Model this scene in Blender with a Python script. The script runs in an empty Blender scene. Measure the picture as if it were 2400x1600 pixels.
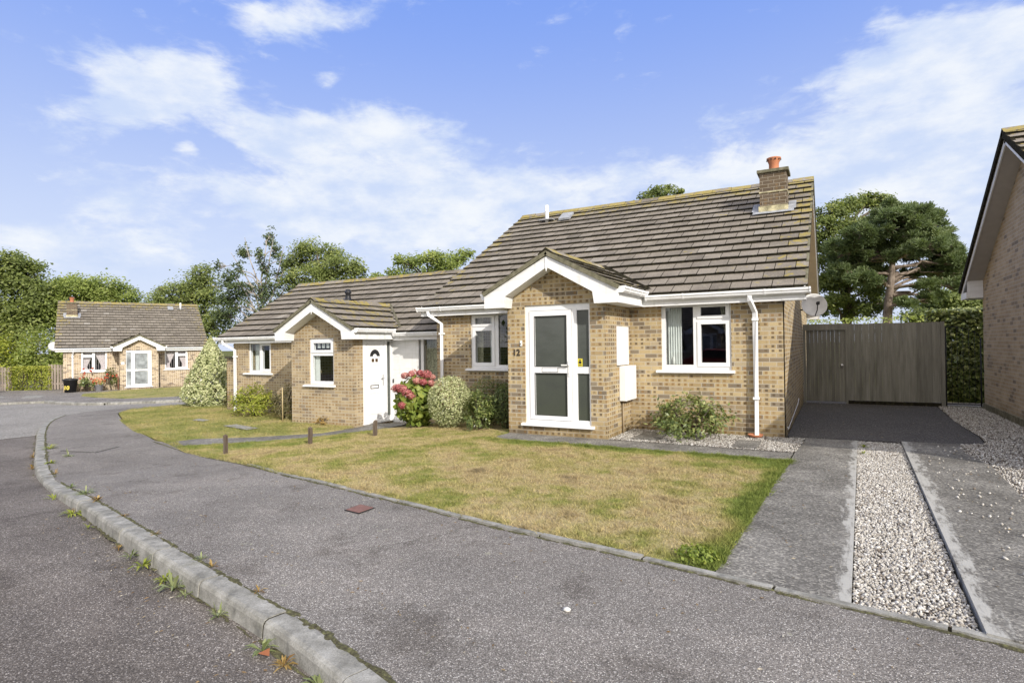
import bpy, bmesh, math, random
import numpy as np
from mathutils import Vector
R = math.radians
scene = bpy.context.scene
COL = scene.collection
rng = np.random.default_rng(7)
random.seed(7)

# ------------------------------------------------------------------ camera frame (real lens position)
CAM_F = 1364.3                      # focal length in photo pixels (2400 wide)
CAM_YAW, CAM_PITCH, CAM_ROLL = 0.5058, 0.0068, -0.0136
CAM_C = np.array([5.2952, -9.4005, 1.6145])
_fw = np.array([-math.sin(CAM_YAW)*math.cos(CAM_PITCH), math.cos(CAM_YAW)*math.cos(CAM_PITCH), math.sin(CAM_PITCH)])
_rt = np.array([math.cos(CAM_YAW), math.sin(CAM_YAW), 0.0])
_up = np.cross(_rt, _fw)
_r2 = _rt*math.cos(CAM_ROLL)+_up*math.sin(CAM_ROLL)
_u2 = -_rt*math.sin(CAM_ROLL)+_up*math.cos(CAM_ROLL)
def at(px, py, depth):
    """point in the place seen at a photo position and a chosen distance"""
    return CAM_C+(_fw+_r2*(px-1200)/CAM_F-_u2*(py-800)/CAM_F)*depth

KX = [-80, -32, -20, -12, -8, -4.5, -2, 0]
KZ = [-1.1, -.68, -.47, -.31, -.26, -.24, -.07, 0]
def zg(x):
    return float(np.interp(x, KX, KZ))

# ------------------------------------------------------------------ object helpers
def tag(o, label=None, cat=None, group=None, kind=None):
    if label: o['label'] = label
    if cat: o['category'] = cat
    if group: o['group'] = group
    if kind: o['kind'] = kind
    return o
def thing(name, label, cat, loc=(0, 0, 0), rz=0.0, group=None):
    o = bpy.data.objects.new(name, None)
    COL.objects.link(o); o.location = loc; o.rotation_euler = (0, 0, rz); o.empty_display_size = .2
    return tag(o, label, cat, group)

class MB:
    """collects shapes; build() links them as one mesh object"""
    def __init__(s): s.v = []; s.f = []; s.mi = []; s.uv = {}; s.at = {}; s.smooth = set()
    def add(s, verts, faces, mi=0, smooth=False, **attrs):
        n = len(s.v); s.v += [tuple(map(float, p)) for p in verts]
        for f in faces:
            if smooth: s.smooth.add(len(s.f))
            s.f.append(tuple(n+i for i in f)); s.mi.append(mi)
        for k, val in attrs.items(): s.at.setdefault(k, {}).update({n+i: val for i in range(len(verts))})
        return s
    def box(s, x0, x1, y0, y1, z0, z1, mi=0, **a):
        x0, x1 = sorted((x0, x1)); y0, y1 = sorted((y0, y1)); z0, z1 = sorted((z0, z1))
        return s.add([(x0,y0,z0),(x1,y0,z0),(x1,y1,z0),(x0,y1,z0),(x0,y0,z1),(x1,y0,z1),(x1,y1,z1),(x0,y1,z1)],
              [(3,2,1,0),(4,5,6,7),(0,1,5,4),(1,2,6,5),(2,3,7,6),(3,0,4,7)], mi, **a)
    def prism(s, pts, off, mi=0):
        """pts: planar 3d polygon, extruded by vector off"""
        n = len(pts); q = [tuple(np.add(p, off)) for p in pts]
        return s.add(list(pts)+q, [tuple(range(n-1, -1, -1)), tuple(range(n, 2*n))]+[(i, (i+1) % n, n+(i+1) % n, n+i) for i in range(n)], mi)
    def tube(s, pts, rad, seg=8, mi=0, cap=True, smooth=True, ref=(0.13, 0.21, 0.97)):
        pts = [np.array(p, float) for p in pts]; m = len(pts)
        if not hasattr(rad, '__len__'): rad = [rad]*m
        V = []
        for i, p in enumerate(pts):
            d = pts[min(i+1, m-1)]-pts[max(i-1, 0)]; d = d/(np.linalg.norm(d)+1e-9)
            u = np.cross(d, ref)
            if np.linalg.norm(u) < .05: u = np.cross(d, (1, .1, 0))
            u /= np.linalg.norm(u); w = np.cross(d, u)
            for k in range(seg):
                a = 2*math.pi*(k+.5)/seg
                V.append(p+(u*math.cos(a)+w*math.sin(a))*rad[i])
        F = [(i*seg+k, i*seg+(k+1) % seg, (i+1)*seg+(k+1) % seg, (i+1)*seg+k) for i in range(m-1) for k in range(seg)]
        if cap: F += [tuple(range(seg-1, -1, -1)), tuple((m-1)*seg+k for k in range(seg))]
        return s.add(V, F, mi, smooth)
    def lathe(s, prof, c=(0, 0, 0), seg=20, mi=0, smooth=True):
        V = []; n = len(prof)
        for k in range(seg):
            a = 2*math.pi*k/seg
            V += [(c[0]+r*math.cos(a), c[1]+r*math.sin(a), c[2]+z) for r, z in prof]
        F = [(k*n+i, ((k+1) % seg)*n+i, ((k+1) % seg)*n+i+1, k*n+i+1) for k in range(seg) for i in range(n-1)]
        return s.add(V, F, mi, smooth)
    def groups(s, tol=.012):
        """indices of faces per separate piece (pieces whose boxes touch belong together)"""
        par = list(range(len(s.v)))
        def find(i):
            while par[i] != i: par[i] = par[par[i]]; i = par[i]
            return i
        for f in s.f:
            for i in f[1:]: par[find(i)] = find(f[0])
        comp = {}
        for k, f in enumerate(s.f): comp.setdefault(find(f[0]), []).append(k)
        items = []
        for ks in comp.values():
            p = np.array([s.v[i] for k in ks for i in s.f[k]]); items.append([p.min(0)-tol/2, p.max(0)+tol/2, ks, [(p.min(0)-tol/2, p.max(0)+tol/2)]])
        merged = True
        while merged:
            merged = False; out = []
            for it in items:
                for o in out:
                    if any((a0 <= b1).all() and (b0 <= a1).all() for a0, a1 in it[3] for b0, b1 in o[3]):
                        o[2] += it[2]; o[3] += it[3]; merged = True; break
                else: out.append(it)
            items = out
        return [it[2] for it in items]
    def build_split(s, name, mats, parent=None):
        """each separate piece becomes a part of its own; returns the list"""
        res = []
        for ks in s.groups():
            m = MB(); idx = {}
            for k in ks:
                f = []
                for i in s.f[k]:
                    if i not in idx: idx[i] = len(m.v); m.v.append(s.v[i])
                    f.append(idx[i])
                if k in s.smooth: m.smooth.add(len(m.f))
                m.f.append(tuple(f)); m.mi.append(s.mi[k])
            for a, d in s.at.items(): m.at[a] = {idx[i]: v for i, v in d.items() if i in idx}
            res.append(m.build(name, mats, parent))
        return res
    def build(s, name, mats, parent=None, bevel=0, loc=None):
        me = bpy.data.meshes.new(name)
        me.from_pydata(s.v, [], s.f)
        if not isinstance(mats, (list, tuple)): mats = [mats]
        for m in mats: me.materials.append(m)
        me.polygons.foreach_set('material_index', s.mi)
        me.polygons.foreach_set('use_smooth', [i in s.smooth for i in range(len(s.f))])
        uvl = me.uv_layers.new(name='UVMap')
        me.update()
        nl = len(me.loops); uv = np.zeros((nl, 2), np.float32)
        for p in me.polygons:
            nx, ny, nz = map(abs, p.normal)
            ax = (0, 1) if nz > max(nx, ny)*1.05 else ((1, 2) if nx > ny else (0, 2))
            for li in p.loop_indices:
                c = me.vertices[me.loops[li].vertex_index].co
                uv[li] = (c[ax[0]], c[ax[1]])
        uvl.data.foreach_set('uv', uv.ravel())
        for k, d in s.at.items():
            a = me.attributes.new(k, 'FLOAT', 'POINT')
            arr = np.zeros(len(s.v), np.float32)
            for i, val in d.items(): arr[i] = val
            a.data.foreach_set('value', arr)
        o = bpy.data.objects.new(name, me); COL.objects.link(o)
        if parent: o.parent = parent
        if loc is not None: o.location = loc
        if bevel:
            b = o.modifiers.new('bevel', 'BEVEL'); b.width = bevel; b.segments = 2; b.limit_method = 'ANGLE'
        return o

def np_mesh(name, V, F, mats, parent=None, tint=None, mi=None, smooth=False):
    """V (n,3) and F (m,k) numpy arrays to one mesh object"""
    me = bpy.data.meshes.new(name)
    V = np.asarray(V, np.float32); F = np.asarray(F, np.int32); k = F.shape[1]
    me.vertices.add(len(V)); me.vertices.foreach_set('co', V.ravel())
    me.loops.add(F.size); me.loops.foreach_set('vertex_index', F.ravel())
    me.polygons.add(len(F)); me.polygons.foreach_set('loop_start', np.arange(len(F), dtype=np.int32)*k)
    try: me.polygons.foreach_set('loop_total', np.full(len(F), k, np.int32))
    except Exception: pass
    if not isinstance(mats, (list, tuple)): mats = [mats]
    for m in mats: me.materials.append(m)
    if mi is not None: me.polygons.foreach_set('material_index', np.asarray(mi, np.int32))
    if smooth: me.polygons.foreach_set('use_smooth', np.ones(len(F), bool))
    me.update(calc_edges=True); me.validate()
    if tint is not None:
        a = me.attributes.new('tint', 'FLOAT', 'POINT'); a.data.foreach_set('value', np.asarray(tint, np.float32))
    o = bpy.data.objects.new(name, me); COL.objects.link(o)
    if parent: o.parent = parent
    return o

# ------------------------------------------------------------------ material helpers
class NT:
    def __init__(s, tree): s.t = tree; s.N = tree.nodes; s.L = tree.links
    def n(s, typ, ins=None, **props):
        nd = s.N.new(typ)
        for k, v in props.items(): setattr(nd, k, v)
        for k, v in (ins or {}).items():
            sk = nd.inputs[k]
            if isinstance(v, bpy.types.NodeSocket): s.L.new(v, sk)
            else:
                if hasattr(sk.default_value, '__len__') and not isinstance(v, str):
                    v = tuple(v)
                    if len(sk.default_value) == 4 and len(v) == 3: v = v+(1,)
                sk.default_value = v
        return nd
    def pos(s): return s.n('ShaderNodeNewGeometry').outputs['Position']
    def uvn(s): return s.n('ShaderNodeUVMap', uv_map='UVMap').outputs[0]
    def attr(s, a): return s.n('ShaderNodeAttribute', attribute_name=a).outputs['Fac']
    def map(s, v, sc=(1, 1, 1), loc=(0, 0, 0)): return s.n('ShaderNodeMapping', {'Vector': v, 'Scale': sc, 'Location': loc}).outputs[0]
    def noise(s, v, sc, det=3, rough=.55, dist=0): return s.n('ShaderNodeTexNoise', {'Vector': v, 'Scale': sc, 'Detail': det, 'Roughness': rough, 'Distortion': dist}).outputs[0]
    def vor(s, v, sc, out='Distance', feat='F1'): return s.n('ShaderNodeTexVoronoi', {'Vector': v, 'Scale': sc}, feature=feat).outputs[out]
    def m(s, op, a, b=0.0, c=None, clamp=False):
        nd = s.n('ShaderNodeMath', operation=op, use_clamp=clamp)
        for i, v in enumerate((a, b) if c is None else (a, b, c)):
            if isinstance(v, bpy.types.NodeSocket): s.L.new(v, nd.inputs[i])
            else: nd.inputs[i].default_value = v
        return nd.outputs[0]
    def sm(s, v, a, b):
        return s.n('ShaderNodeMapRange', {'Value': v, 'From Min': a, 'From Max': b}, interpolation_type='SMOOTHSTEP').outputs[0]
    def mix(s, f, a, b, blend='MIX'):
        nd = s.n('ShaderNodeMixRGB', {'Fac': f, 'Color1': a, 'Color2': b}, blend_type=blend); return nd.outputs[0]
    def ramp(s, f, stops, interp='LINEAR'):
        nd = s.n('ShaderNodeValToRGB', {'Fac': f}); e = nd.color_ramp.elements; nd.color_ramp.interpolation = interp
        while len(e) < len(stops): e.new(.5)
        for i, (p, c) in enumerate(stops): e[i].position = p; e[i].color = tuple(c)+(1,)
        return nd.outputs[0]
    def bump(s, h, st=.3, d=.01): return s.n('ShaderNodeBump', {'Height': h, 'Strength': st, 'Distance': d}).outputs[0]
    def xyz(s, v):
        o = s.n('ShaderNodeSeparateXYZ', {0: v}).outputs; return o[0], o[1], o[2]
    def comb(s, x, y, z=0.0): return s.n('ShaderNodeCombineXYZ', {0: x, 1: y, 2: z}).outputs[0]
    def pbr(s, col, rough=.8, spec=.3, normal=None, metal=0):
        ins = {'Base Color': col, 'Roughness': rough, 'Specular IOR Level': spec, 'Metallic': metal}
        if normal: ins['Normal'] = normal
        return s.n('ShaderNodeBsdfPrincipled', ins).outputs[0]
    def out(s, sh): s.n('ShaderNodeOutputMaterial', {'Surface': sh})
MATS = {}
def material(name):
    def deco(fn):
        m = bpy.data.materials.new(name); m.use_nodes = True; m.node_tree.nodes.clear()
        fn(NT(m.node_tree)); MATS[name] = m; return m
    return deco
def plain(name, col, rough=.6, spec=.3, vary=.12, metal=0, nscale=6):
    @material(name)
    def _(t):
        n = t.noise(t.pos(), nscale, 4); f = t.sm(n, .25, .75)
        lo = tuple(c*(1-vary) for c in col); hi = tuple(min(1, c*(1+vary)) for c in col)
        t.out(t.pbr(t.mix(f, lo, hi), rough, spec, None, metal))
    return MATS[name]

def brick_mat(name, stops, spot=(.115, .085, .055), spot_amt=.92, mortar=(.46, .415, .335), seed=0.0):
    @material(name)
    def _(t):
        uv = t.map(t.uvn(), loc=(seed, 0, 0)); u, v, _z = t.xyz(uv)
        br = t.n('ShaderNodeTexBrick', {'Vector': uv, 'Color1': (0, 0, 0), 'Color2': (1, 1, 1), 'Mortar': (.5, .5, .5), 'Scale': 1.0, 'Mortar Size': .0058,
                 'Mortar Smooth': .15, 'Bias': 0.0, 'Brick Width': .225, 'Row Height': .075}, offset=.5)
        rnd, mor = br.outputs[0], br.outputs[1]
        col = t.ramp(rnd, stops)
        grime = t.noise(uv, 1.1, 4); col = t.mix(t.m('MULTIPLY', t.sm(grime, .35, .8), .45), col, t.mix(1, col, (.62, .60, .58), 'MULTIPLY'))
        fine = t.noise(uv, 90, 3); col = t.mix(.35, col, t.mix(1, col, t.ramp(fine, [(.3, (.55, .55, .55)), (.7, (1.35, 1.35, 1.35))]), 'MULTIPLY'))
        # drag-faced dark blotches in pairs on some runs of bricks
        cu = t.m('COSINE', t.m('MULTIPLY', u, 2*math.pi/.1125))
        fv = t.m('FRACT', t.m('DIVIDE', v, .075))
        sv = t.m('MULTIPLY', t.sm(fv, .2, .34), t.sm(fv, .9, .76))
        su = t.sm(t.m('MULTIPLY', cu, -1.0), .05, .5)
        row = t.m('FLOOR', t.m('DIVIDE', v, .075))
        mk = t.noise(t.comb(t.m('MULTIPLY', u, 1.3), t.m('MULTIPLY', row, .41), seed), 1.0, 2)
        jit = t.noise(t.comb(t.m('FLOOR', t.m('DIVIDE', u, .1125)), row, 1.7), 1.37, 0)
        ms = t.m('MULTIPLY', t.sm(mk, .37, .47), t.sm(jit, .30, .48))
        sp = t.m('MULTIPLY', t.m('MULTIPLY', t.m('MULTIPLY', su, sv), ms), spot_amt)
        wn = t.noise(uv, 45, 2); sp = t.m('MULTIPLY', sp, t.m('MULTIPLY', t.sm(wn, .1, .45), t.sm(t.noise(uv, 7, 2), .15, .5)))
        col = t.mix(sp, col, t.mix(t.sm(t.noise(uv, 2.1, 2), .42, .58), spot, (.27, .165, .07)))
        col = t.mix(mor, col, mortar)
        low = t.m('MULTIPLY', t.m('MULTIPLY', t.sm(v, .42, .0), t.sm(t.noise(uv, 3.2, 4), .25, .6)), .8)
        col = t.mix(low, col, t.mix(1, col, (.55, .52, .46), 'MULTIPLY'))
        h = t.m('ADD', t.m('MULTIPLY', mor, -1.0), t.m('MULTIPLY', fine, .35))
        t.out(t.pbr(col, .9, .15, t.bump(h, .55, .006)))
    return MATS[name]
buff = [(0, (.375, .28, .15)), (.28, (.44, .34, .19)), (.52, (.495, .39, .225)), (.66, (.40, .30, .165)), (.74, (.31, .24, .15)), (.83, (.19, .155, .115)), (.90, (.26, .215, .155)), (.95, (.34, .27, .18)), (1, (.46, .38, .25))]
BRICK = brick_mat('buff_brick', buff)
BRICK_SHADE = brick_mat('brown_buff_brick', [(0, (.40, .315, .21)), (.45, (.46, .365, .25)), (.8, (.50, .405, .285)), (.88, (.30, .245, .18)), (1, (.24, .20, .155))], spot_amt=.25, mortar=(.44, .40, .34), seed=3.3)
BRICK_GREY = brick_mat('greyed_buff_brick', [(0, (.36, .275, .165)), (.35, (.43, .335, .205)), (.65, (.48, .385, .245)), (.78, (.35, .27, .17)), (.89, (.23, .185, .135)), (1, (.40, .33, .24))], seed=5.2, spot_amt=.7)
BRICK_FAR = brick_mat('pale_flecked_brick', [(0, (.44, .35, .23)), (.4, (.52, .42, .29)), (.75, (.56, .46, .33)), (.85, (.26, .20, .145)), (1, (.19, .15, .115))], seed=2.2, mortar=(.58, .52, .44))
BRICK_DARK = brick_mat('chimney_brick', [(0, (.115, .085, .055)), (.5, (.15, .115, .08)), (1, (.085, .065, .05))], spot_amt=.4, mortar=(.30, .26, .2), seed=7.1)

@material('roof_tile')
def _(t):
    p = t.n('ShaderNodeTexCoord').outputs['Object']; ti = t.attr('tint'); li = t.attr('lich'); ed = t.attr('edge')
    col = t.ramp(ti, [(0, (.180, .158, .132)), (.45, (.225, .198, .164)), (.85, (.258, .228, .19)), (1, (.31, .285, .25))])
    n1 = t.noise(p, 1.5, 6, .65); col = t.mix(t.m('MULTIPLY', t.sm(n1, .42, .66), .6), col, t.mix(1, col, (.64, .64, .64), 'MULTIPLY'))
    n3 = t.noise(t.map(p, loc=(8, 2, 5)), 5.5, 5, .7); col = t.mix(t.m('MULTIPLY', t.sm(n3, .54, .70), .5), col, (.30, .275, .22))
    n2 = t.noise(p, 45, 3); col = t.mix(.55, col, t.mix(1, col, t.ramp(n2, [(.3, (.55, .55, .55)), (.7, (1.45, 1.43, 1.4))]), 'MULTIPLY'))
    # lichen, thick near ridge and verge
    a = t.m('ADD', t.noise(p, 7, 5, .65), t.m('MULTIPLY', li, .56))
    ly = t.sm(a, .70, .80); lc = t.mix(t.noise(p, 11, 2), (.22, .20, .06), (.39, .285, .065))
    col = t.mix(t.m('MULTIPLY', ly, .8), col, lc)
    gs = t.sm(t.m('ADD', t.noise(t.map(p, loc=(3, 9, 1)), 16, 4), t.m('MULTIPLY', li, .1)), .68, .74)
    col = t.mix(t.m('MULTIPLY', gs, .5), col, (.34, .33, .28))
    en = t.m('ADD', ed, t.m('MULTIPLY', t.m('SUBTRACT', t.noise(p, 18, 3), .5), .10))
    dirt_shade = t.m('MAXIMUM', t.sm(en, .095, .04), t.m('MULTIPLY', t.sm(en, .79, .88), .8)); col = t.mix(t.m('MULTIPLY', dirt_shade, .82), col, (.045, .04, .03))  # dirt along the lower edge; shade under the next lap painted in
    t.out(t.pbr(col, .9, .15, t.bump(n2, .35, .006)))
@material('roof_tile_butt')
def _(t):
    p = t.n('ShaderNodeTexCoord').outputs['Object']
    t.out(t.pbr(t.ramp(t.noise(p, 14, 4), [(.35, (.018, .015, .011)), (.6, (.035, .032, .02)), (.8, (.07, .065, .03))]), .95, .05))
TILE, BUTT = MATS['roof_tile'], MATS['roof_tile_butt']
UPVC = plain('white_upvc', (.80, .80, .80), .35, .4, .03)
@material('weathered_white_board')
def _(t):
    p = t.n('ShaderNodeTexCoord').outputs['Object']
    n = t.noise(t.map(p, (2, 2, 9)), 1.5, 4)
    g = t.noise(t.map(p, (5, 5, .7)), 2.2, 4)
    t.out(t.pbr(t.mix(t.m('MULTIPLY', t.sm(g, .52, .75), .4), t.ramp(n, [(.35, (.72, .72, .71)), (.6, (.80, .80, .80))]), (.55, .54, .48)), .45, .3))
FASCIA = MATS['weathered_white_board']
SOFFIT = plain('tan_shade_soffit', (.62, .56, .47), .6, .2, .06)  # white board; the tan of shade and bounced light is put into its colour
RSOFFIT = plain('grey_soffit', (.50, .48, .46), .6, .2, .06)
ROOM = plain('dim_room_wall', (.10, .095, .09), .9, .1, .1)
CURTAIN = plain('pale_curtain', (.74, .76, .74), .9, .1, .1, nscale=3)
FCURTAIN = plain('pinkish_net_curtain', (.70, .62, .64), .9, .1, .08)
FLORAL = plain('floral_curtain', (.42, .40, .30), .9, .1, .45, nscale=22)
@material('window_glass')
def _(t):
    fc = t.n('ShaderNodeLayerWeight', {'Blend': .5}).outputs['Facing']
    f = t.m('ADD', t.m('MULTIPLY', t.m('POWER', fc, 5.0), .9), .075, clamp=True)
    tr = t.n('ShaderNodeBsdfTransparent', {'Color': (.86, .89, .88)}).outputs[0]
    gl = t.n('ShaderNodeBsdfGlossy', {'Color': (.9, .93, 1), 'Roughness': .01}).outputs[0]
    t.out(t.n('ShaderNodeMixShader', {0: f, 1: tr, 2: gl}).outputs[0])
GLASS = MATS['window_glass']
@material('obscured_glass')
def _(t):
    p = t.n('ShaderNodeTexCoord').outputs['Object']
    n = t.noise(p, 120, 3); big = t.noise(t.map(p, (1.2, 1, 3)), 1.3, 3)
    _x, _y, z = t.xyz(p)
    col = t.mix(t.sm(z, .4, 2.1), (.058, .066, .052), (.085, .092, .088))
    col = t.mix(t.m('MULTIPLY', t.sm(big, .4, .7), .5), col, (.05, .054, .05))
    col = t.mix(.4, col, t.mix(1, col, t.ramp(n, [(.3, (.6, .6, .6)), (.7, (1.5, 1.5, 1.5))]), 'MULTIPLY'))
    t.out(t.pbr(col, .15, .6, t.bump(n, .2, .003)))
OBSCURE = MATS['obscured_glass']
METALW = plain('satin_white_metal', (.75, .75, .73), .4, .4, .05)
CHROME = plain('satin_metal', (.55, .55, .55), .3, .5, .05, metal=1)
BLACKP = plain('black_plastic', (.016, .016, .018), .45, .4, .2)
LEAD = plain('lead_flashing', (.30, .31, .33), .6, .3, .25, nscale=9)
STAINED = plain('lichen_stained_render', (.42, .38, .24), .9, .1, .5, nscale=8)
TERRA = plain('terracotta', (.42, .17, .09), .8, .2, .15)
@material('mossy_concrete')
def _(t):
    p = t.n('ShaderNodeTexCoord').outputs['Object']; n = t.noise(p, 9, 5, .65)
    t.out(t.pbr(t.ramp(n, [(.3, (.09, .085, .06)), (.5, (.16, .15, .10)), (.7, (.24, .22, .17))]), .9, .1))
MOSSY = MATS['mossy_concrete']

def asphalt(name, lo, hi, speck, sc=95, lich=.0, stain=.35, worn=0):
    @material(name)
    def _(t):
        p = t.pos()
        cell = t.n('ShaderNodeTexVoronoi', {'Vector': p, 'Scale': sc})
        rnd = t.xyz(cell.outputs['Color'])[0]; dist = cell.outputs['Distance']
        col = t.ramp(rnd, [(0, lo), (.55, tuple((a+b)/2 for a, b in zip(lo, hi))), (.85, hi), (.97, speck), (1, speck)])
        col = t.mix(t.m('MULTIPLY', t.sm(dist, .4, .8), .8), col, tuple(c*.5 for c in lo))
        fine = t.noise(p, 260, 2); col = t.mix(.4, col, t.mix(1, col, t.ramp(fine, [(.3, (.55, .55, .55)), (.7, (1.45, 1.45, 1.45))]), 'MULTIPLY'))
        b1 = t.noise(p, .55, 5, .6); col = t.mix(t.m('MULTIPLY', t.sm(b1, .42, .66), stain), col, t.mix(1, col, (.60, .585, .58), 'MULTIPLY'))
        b2 = t.noise(t.map(p, loc=(5, 2, 0)), 2.1, 4); col = t.mix(t.m('MULTIPLY', t.sm(b2, .5, .75), stain*.8), col, t.mix(1, col, (1.35, 1.33, 1.32), 'MULTIPLY'))
        if worn:   # paler worn areas, old repairs and hairline cracks
            wn_ = t.noise(t.map(p, (.35, .9, 1), (2, 4, 0)), 1.0, 6, .62); col = t.mix(t.m('MULTIPLY', t.sm(wn_, .48, .62), .55), col, t.mix(1, col, (1.30, 1.29, 1.28), 'MULTIPLY'))
            dk = t.noise(t.map(p, (.8, .8, 1), (9, 1, 0)), 1.7, 6, .7); col = t.mix(t.m('MULTIPLY', t.sm(dk, .54, .66), .65), col, t.mix(1, col, (.58, .56, .54), 'MULTIPLY'))
            wp = t.n('ShaderNodeVectorMath', {0: p, 1: t.n('ShaderNodeVectorMath', {0: t.n('ShaderNodeTexNoise', {'Vector': p, 'Scale': 2.5, 'Detail': 5}).outputs['Color'], 1: (.55, .55, .55)}, operation='MULTIPLY').outputs[0]}, operation='ADD').outputs[0]
            ck = t.vor(wp, .33, 'Distance', 'DISTANCE_TO_EDGE'); cm = t.m('MULTIPLY', t.sm(ck, .006, .002), t.sm(t.noise(p, .5, 2), .48, .58)); col = t.mix(t.m('MULTIPLY', cm, .30), col, (.05, .045, .035))
        if lich:
            ln = t.noise(t.map(p, loc=(1, 7, 0)), 4.2, 5, .7); lm = t.m('MULTIPLY', t.sm(ln, .665, .70), lich)
            col = t.mix(lm, col, (.33, .32, .24))
            l2 = t.noise(t.map(p, loc=(11, 3, 0)), 9, 4, .7); col = t.mix(t.m('MULTIPLY', t.sm(l2, .69, .74), lich*.8), col, (.30, .30, .25))
        h = t.m('ADD', t.m('MULTIPLY', dist, -1.0), t.m('MULTIPLY', fine, .3))
        t.out(t.pbr(col, .92, .2, t.bump(h, .6, .006)))
    return MATS[name]
PAVE = asphalt('pavement_asphalt', (.155, .141, .127), (.310, .287, .260), (.58, .55, .505), 150, lich=.6, stain=.42, worn=1)
ROAD = asphalt('road_asphalt', (.110, .096, .084), (.235, .209, .185), (.48, .44, .40), 130, stain=.5, worn=1)
DARKTAR = asphalt('black_tarmac', (.068, .064, .062), (.135, .128, .122), (.25, .24, .23), 80, stain=.25)
FARROAD = asphalt('worn_grey_road', (.24, .225, .20), (.36, .34, .31), (.46, .44, .40), 40, stain=.35)
@material('weathered_concrete_drive')
def _(t):
    p = t.pos(); x, y, z = t.xyz(p)
    col = t.ramp(t.noise(p, 1.6, 6, .65), [(.3, (.115, .108, .096)), (.5, (.165, .156, .14)), (.72, (.25, .237, .213))])
    cell = t.n('ShaderNodeTexVoronoi', {'Vector': p, 'Scale': 70}); rnd = t.xyz(cell.outputs['Color'])[0]
    col = t.mix(.75, col, t.mix(1, col, t.ramp(rnd, [(0, (.5, .5, .5)), (.6, (1, 1, 1)), (.9, (1.7, 1.7, 1.68)), (1, (2.3, 2.3, 2.2))]), 'MULTIPLY'))
    e = t.attr('edge'); en = t.noise(t.map(p, (14, 3, 1)), 1.0, 5, .7)
    col = t.mix(t.m('MULTIPLY', t.sm(t.m('ADD', e, t.m('MULTIPLY', t.m('SUBTRACT', en, .5), 2.2)), .52, .92), .85), col, (.43, .42, .385))
    t.out(t.pbr(col, .93, .15, t.bump(t.noise(p, 120, 3), .5, .006)))
DRIVE = MATS['weathered_concrete_drive']
@material('kerb_concrete')
def _(t):
    p = t.pos(); n = t.noise(p, 5, 6, .68)
    col = t.ramp(n, [(.32, (.165, .16, .14)), (.5, (.27, .262, .235)), (.68, (.38, .37, .34))])
    f = t.noise(p, 110, 3); col = t.mix(.5, col, t.mix(1, col, t.ramp(f, [(.3, (.6, .6, .6)), (.7, (1.4, 1.4, 1.4))]), 'MULTIPLY'))
    mo = t.sm(t.noise(t.map(p, loc=(4, 4, 4)), 3.1, 5, .65), .56, .72); col = t.mix(t.m('MULTIPLY', mo, .45), col, (.17, .165, .105))
    dk = t.sm(t.noise(t.map(p, (1, 1, .25)), 13, 4), .52, .68); col = t.mix(t.m('MULTIPLY', dk, .45), col, (.10, .10, .095))
    t.out(t.pbr(col, .92, .15, t.bump(t.m('ADD', n, f), .4, .008)))
KERB = MATS['kerb_concrete']
@material('gravel_stone')
def _(t):
    ti = t.attr('tint')
    col = t.ramp(ti, [(0, (.16, .13, .105)), (.2, (.23, .20, .17)), (.4, (.32, .295, .26)), (.65, (.42, .395, .355)), (.88, (.52, .495, .45)), (1, (.66, .64, .60))])
    n = t.noise(t.pos(), 90, 2)
    t.out(t.pbr(t.mix(.4, col, t.mix(1, col, t.ramp(n, [(.3, (.65, .65, .65)), (.7, (1.25, 1.25, 1.25))]), 'MULTIPLY')), .85, .2))
@material('gravel_bedding')
def _(t):
    p = t.pos(); c = t.n('ShaderNodeTexVoronoi', {'Vector': p, 'Scale': 45}); r = t.xyz(c.outputs['Color'])[0]
    col = t.ramp(r, [(0, (.10, .08, .06)), (.4, (.24, .21, .18)), (1, (.44, .41, .37))])
    col = t.mix(t.sm(c.outputs['Distance'], .3, .7), col, (.05, .04, .03))
    t.out(t.pbr(col, .9, .1, t.bump(t.m('MULTIPLY', c.outputs['Distance'], -1), .8, .02)))
STONE, BEDDING = MATS['gravel_stone'], MATS['gravel_bedding']
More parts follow.
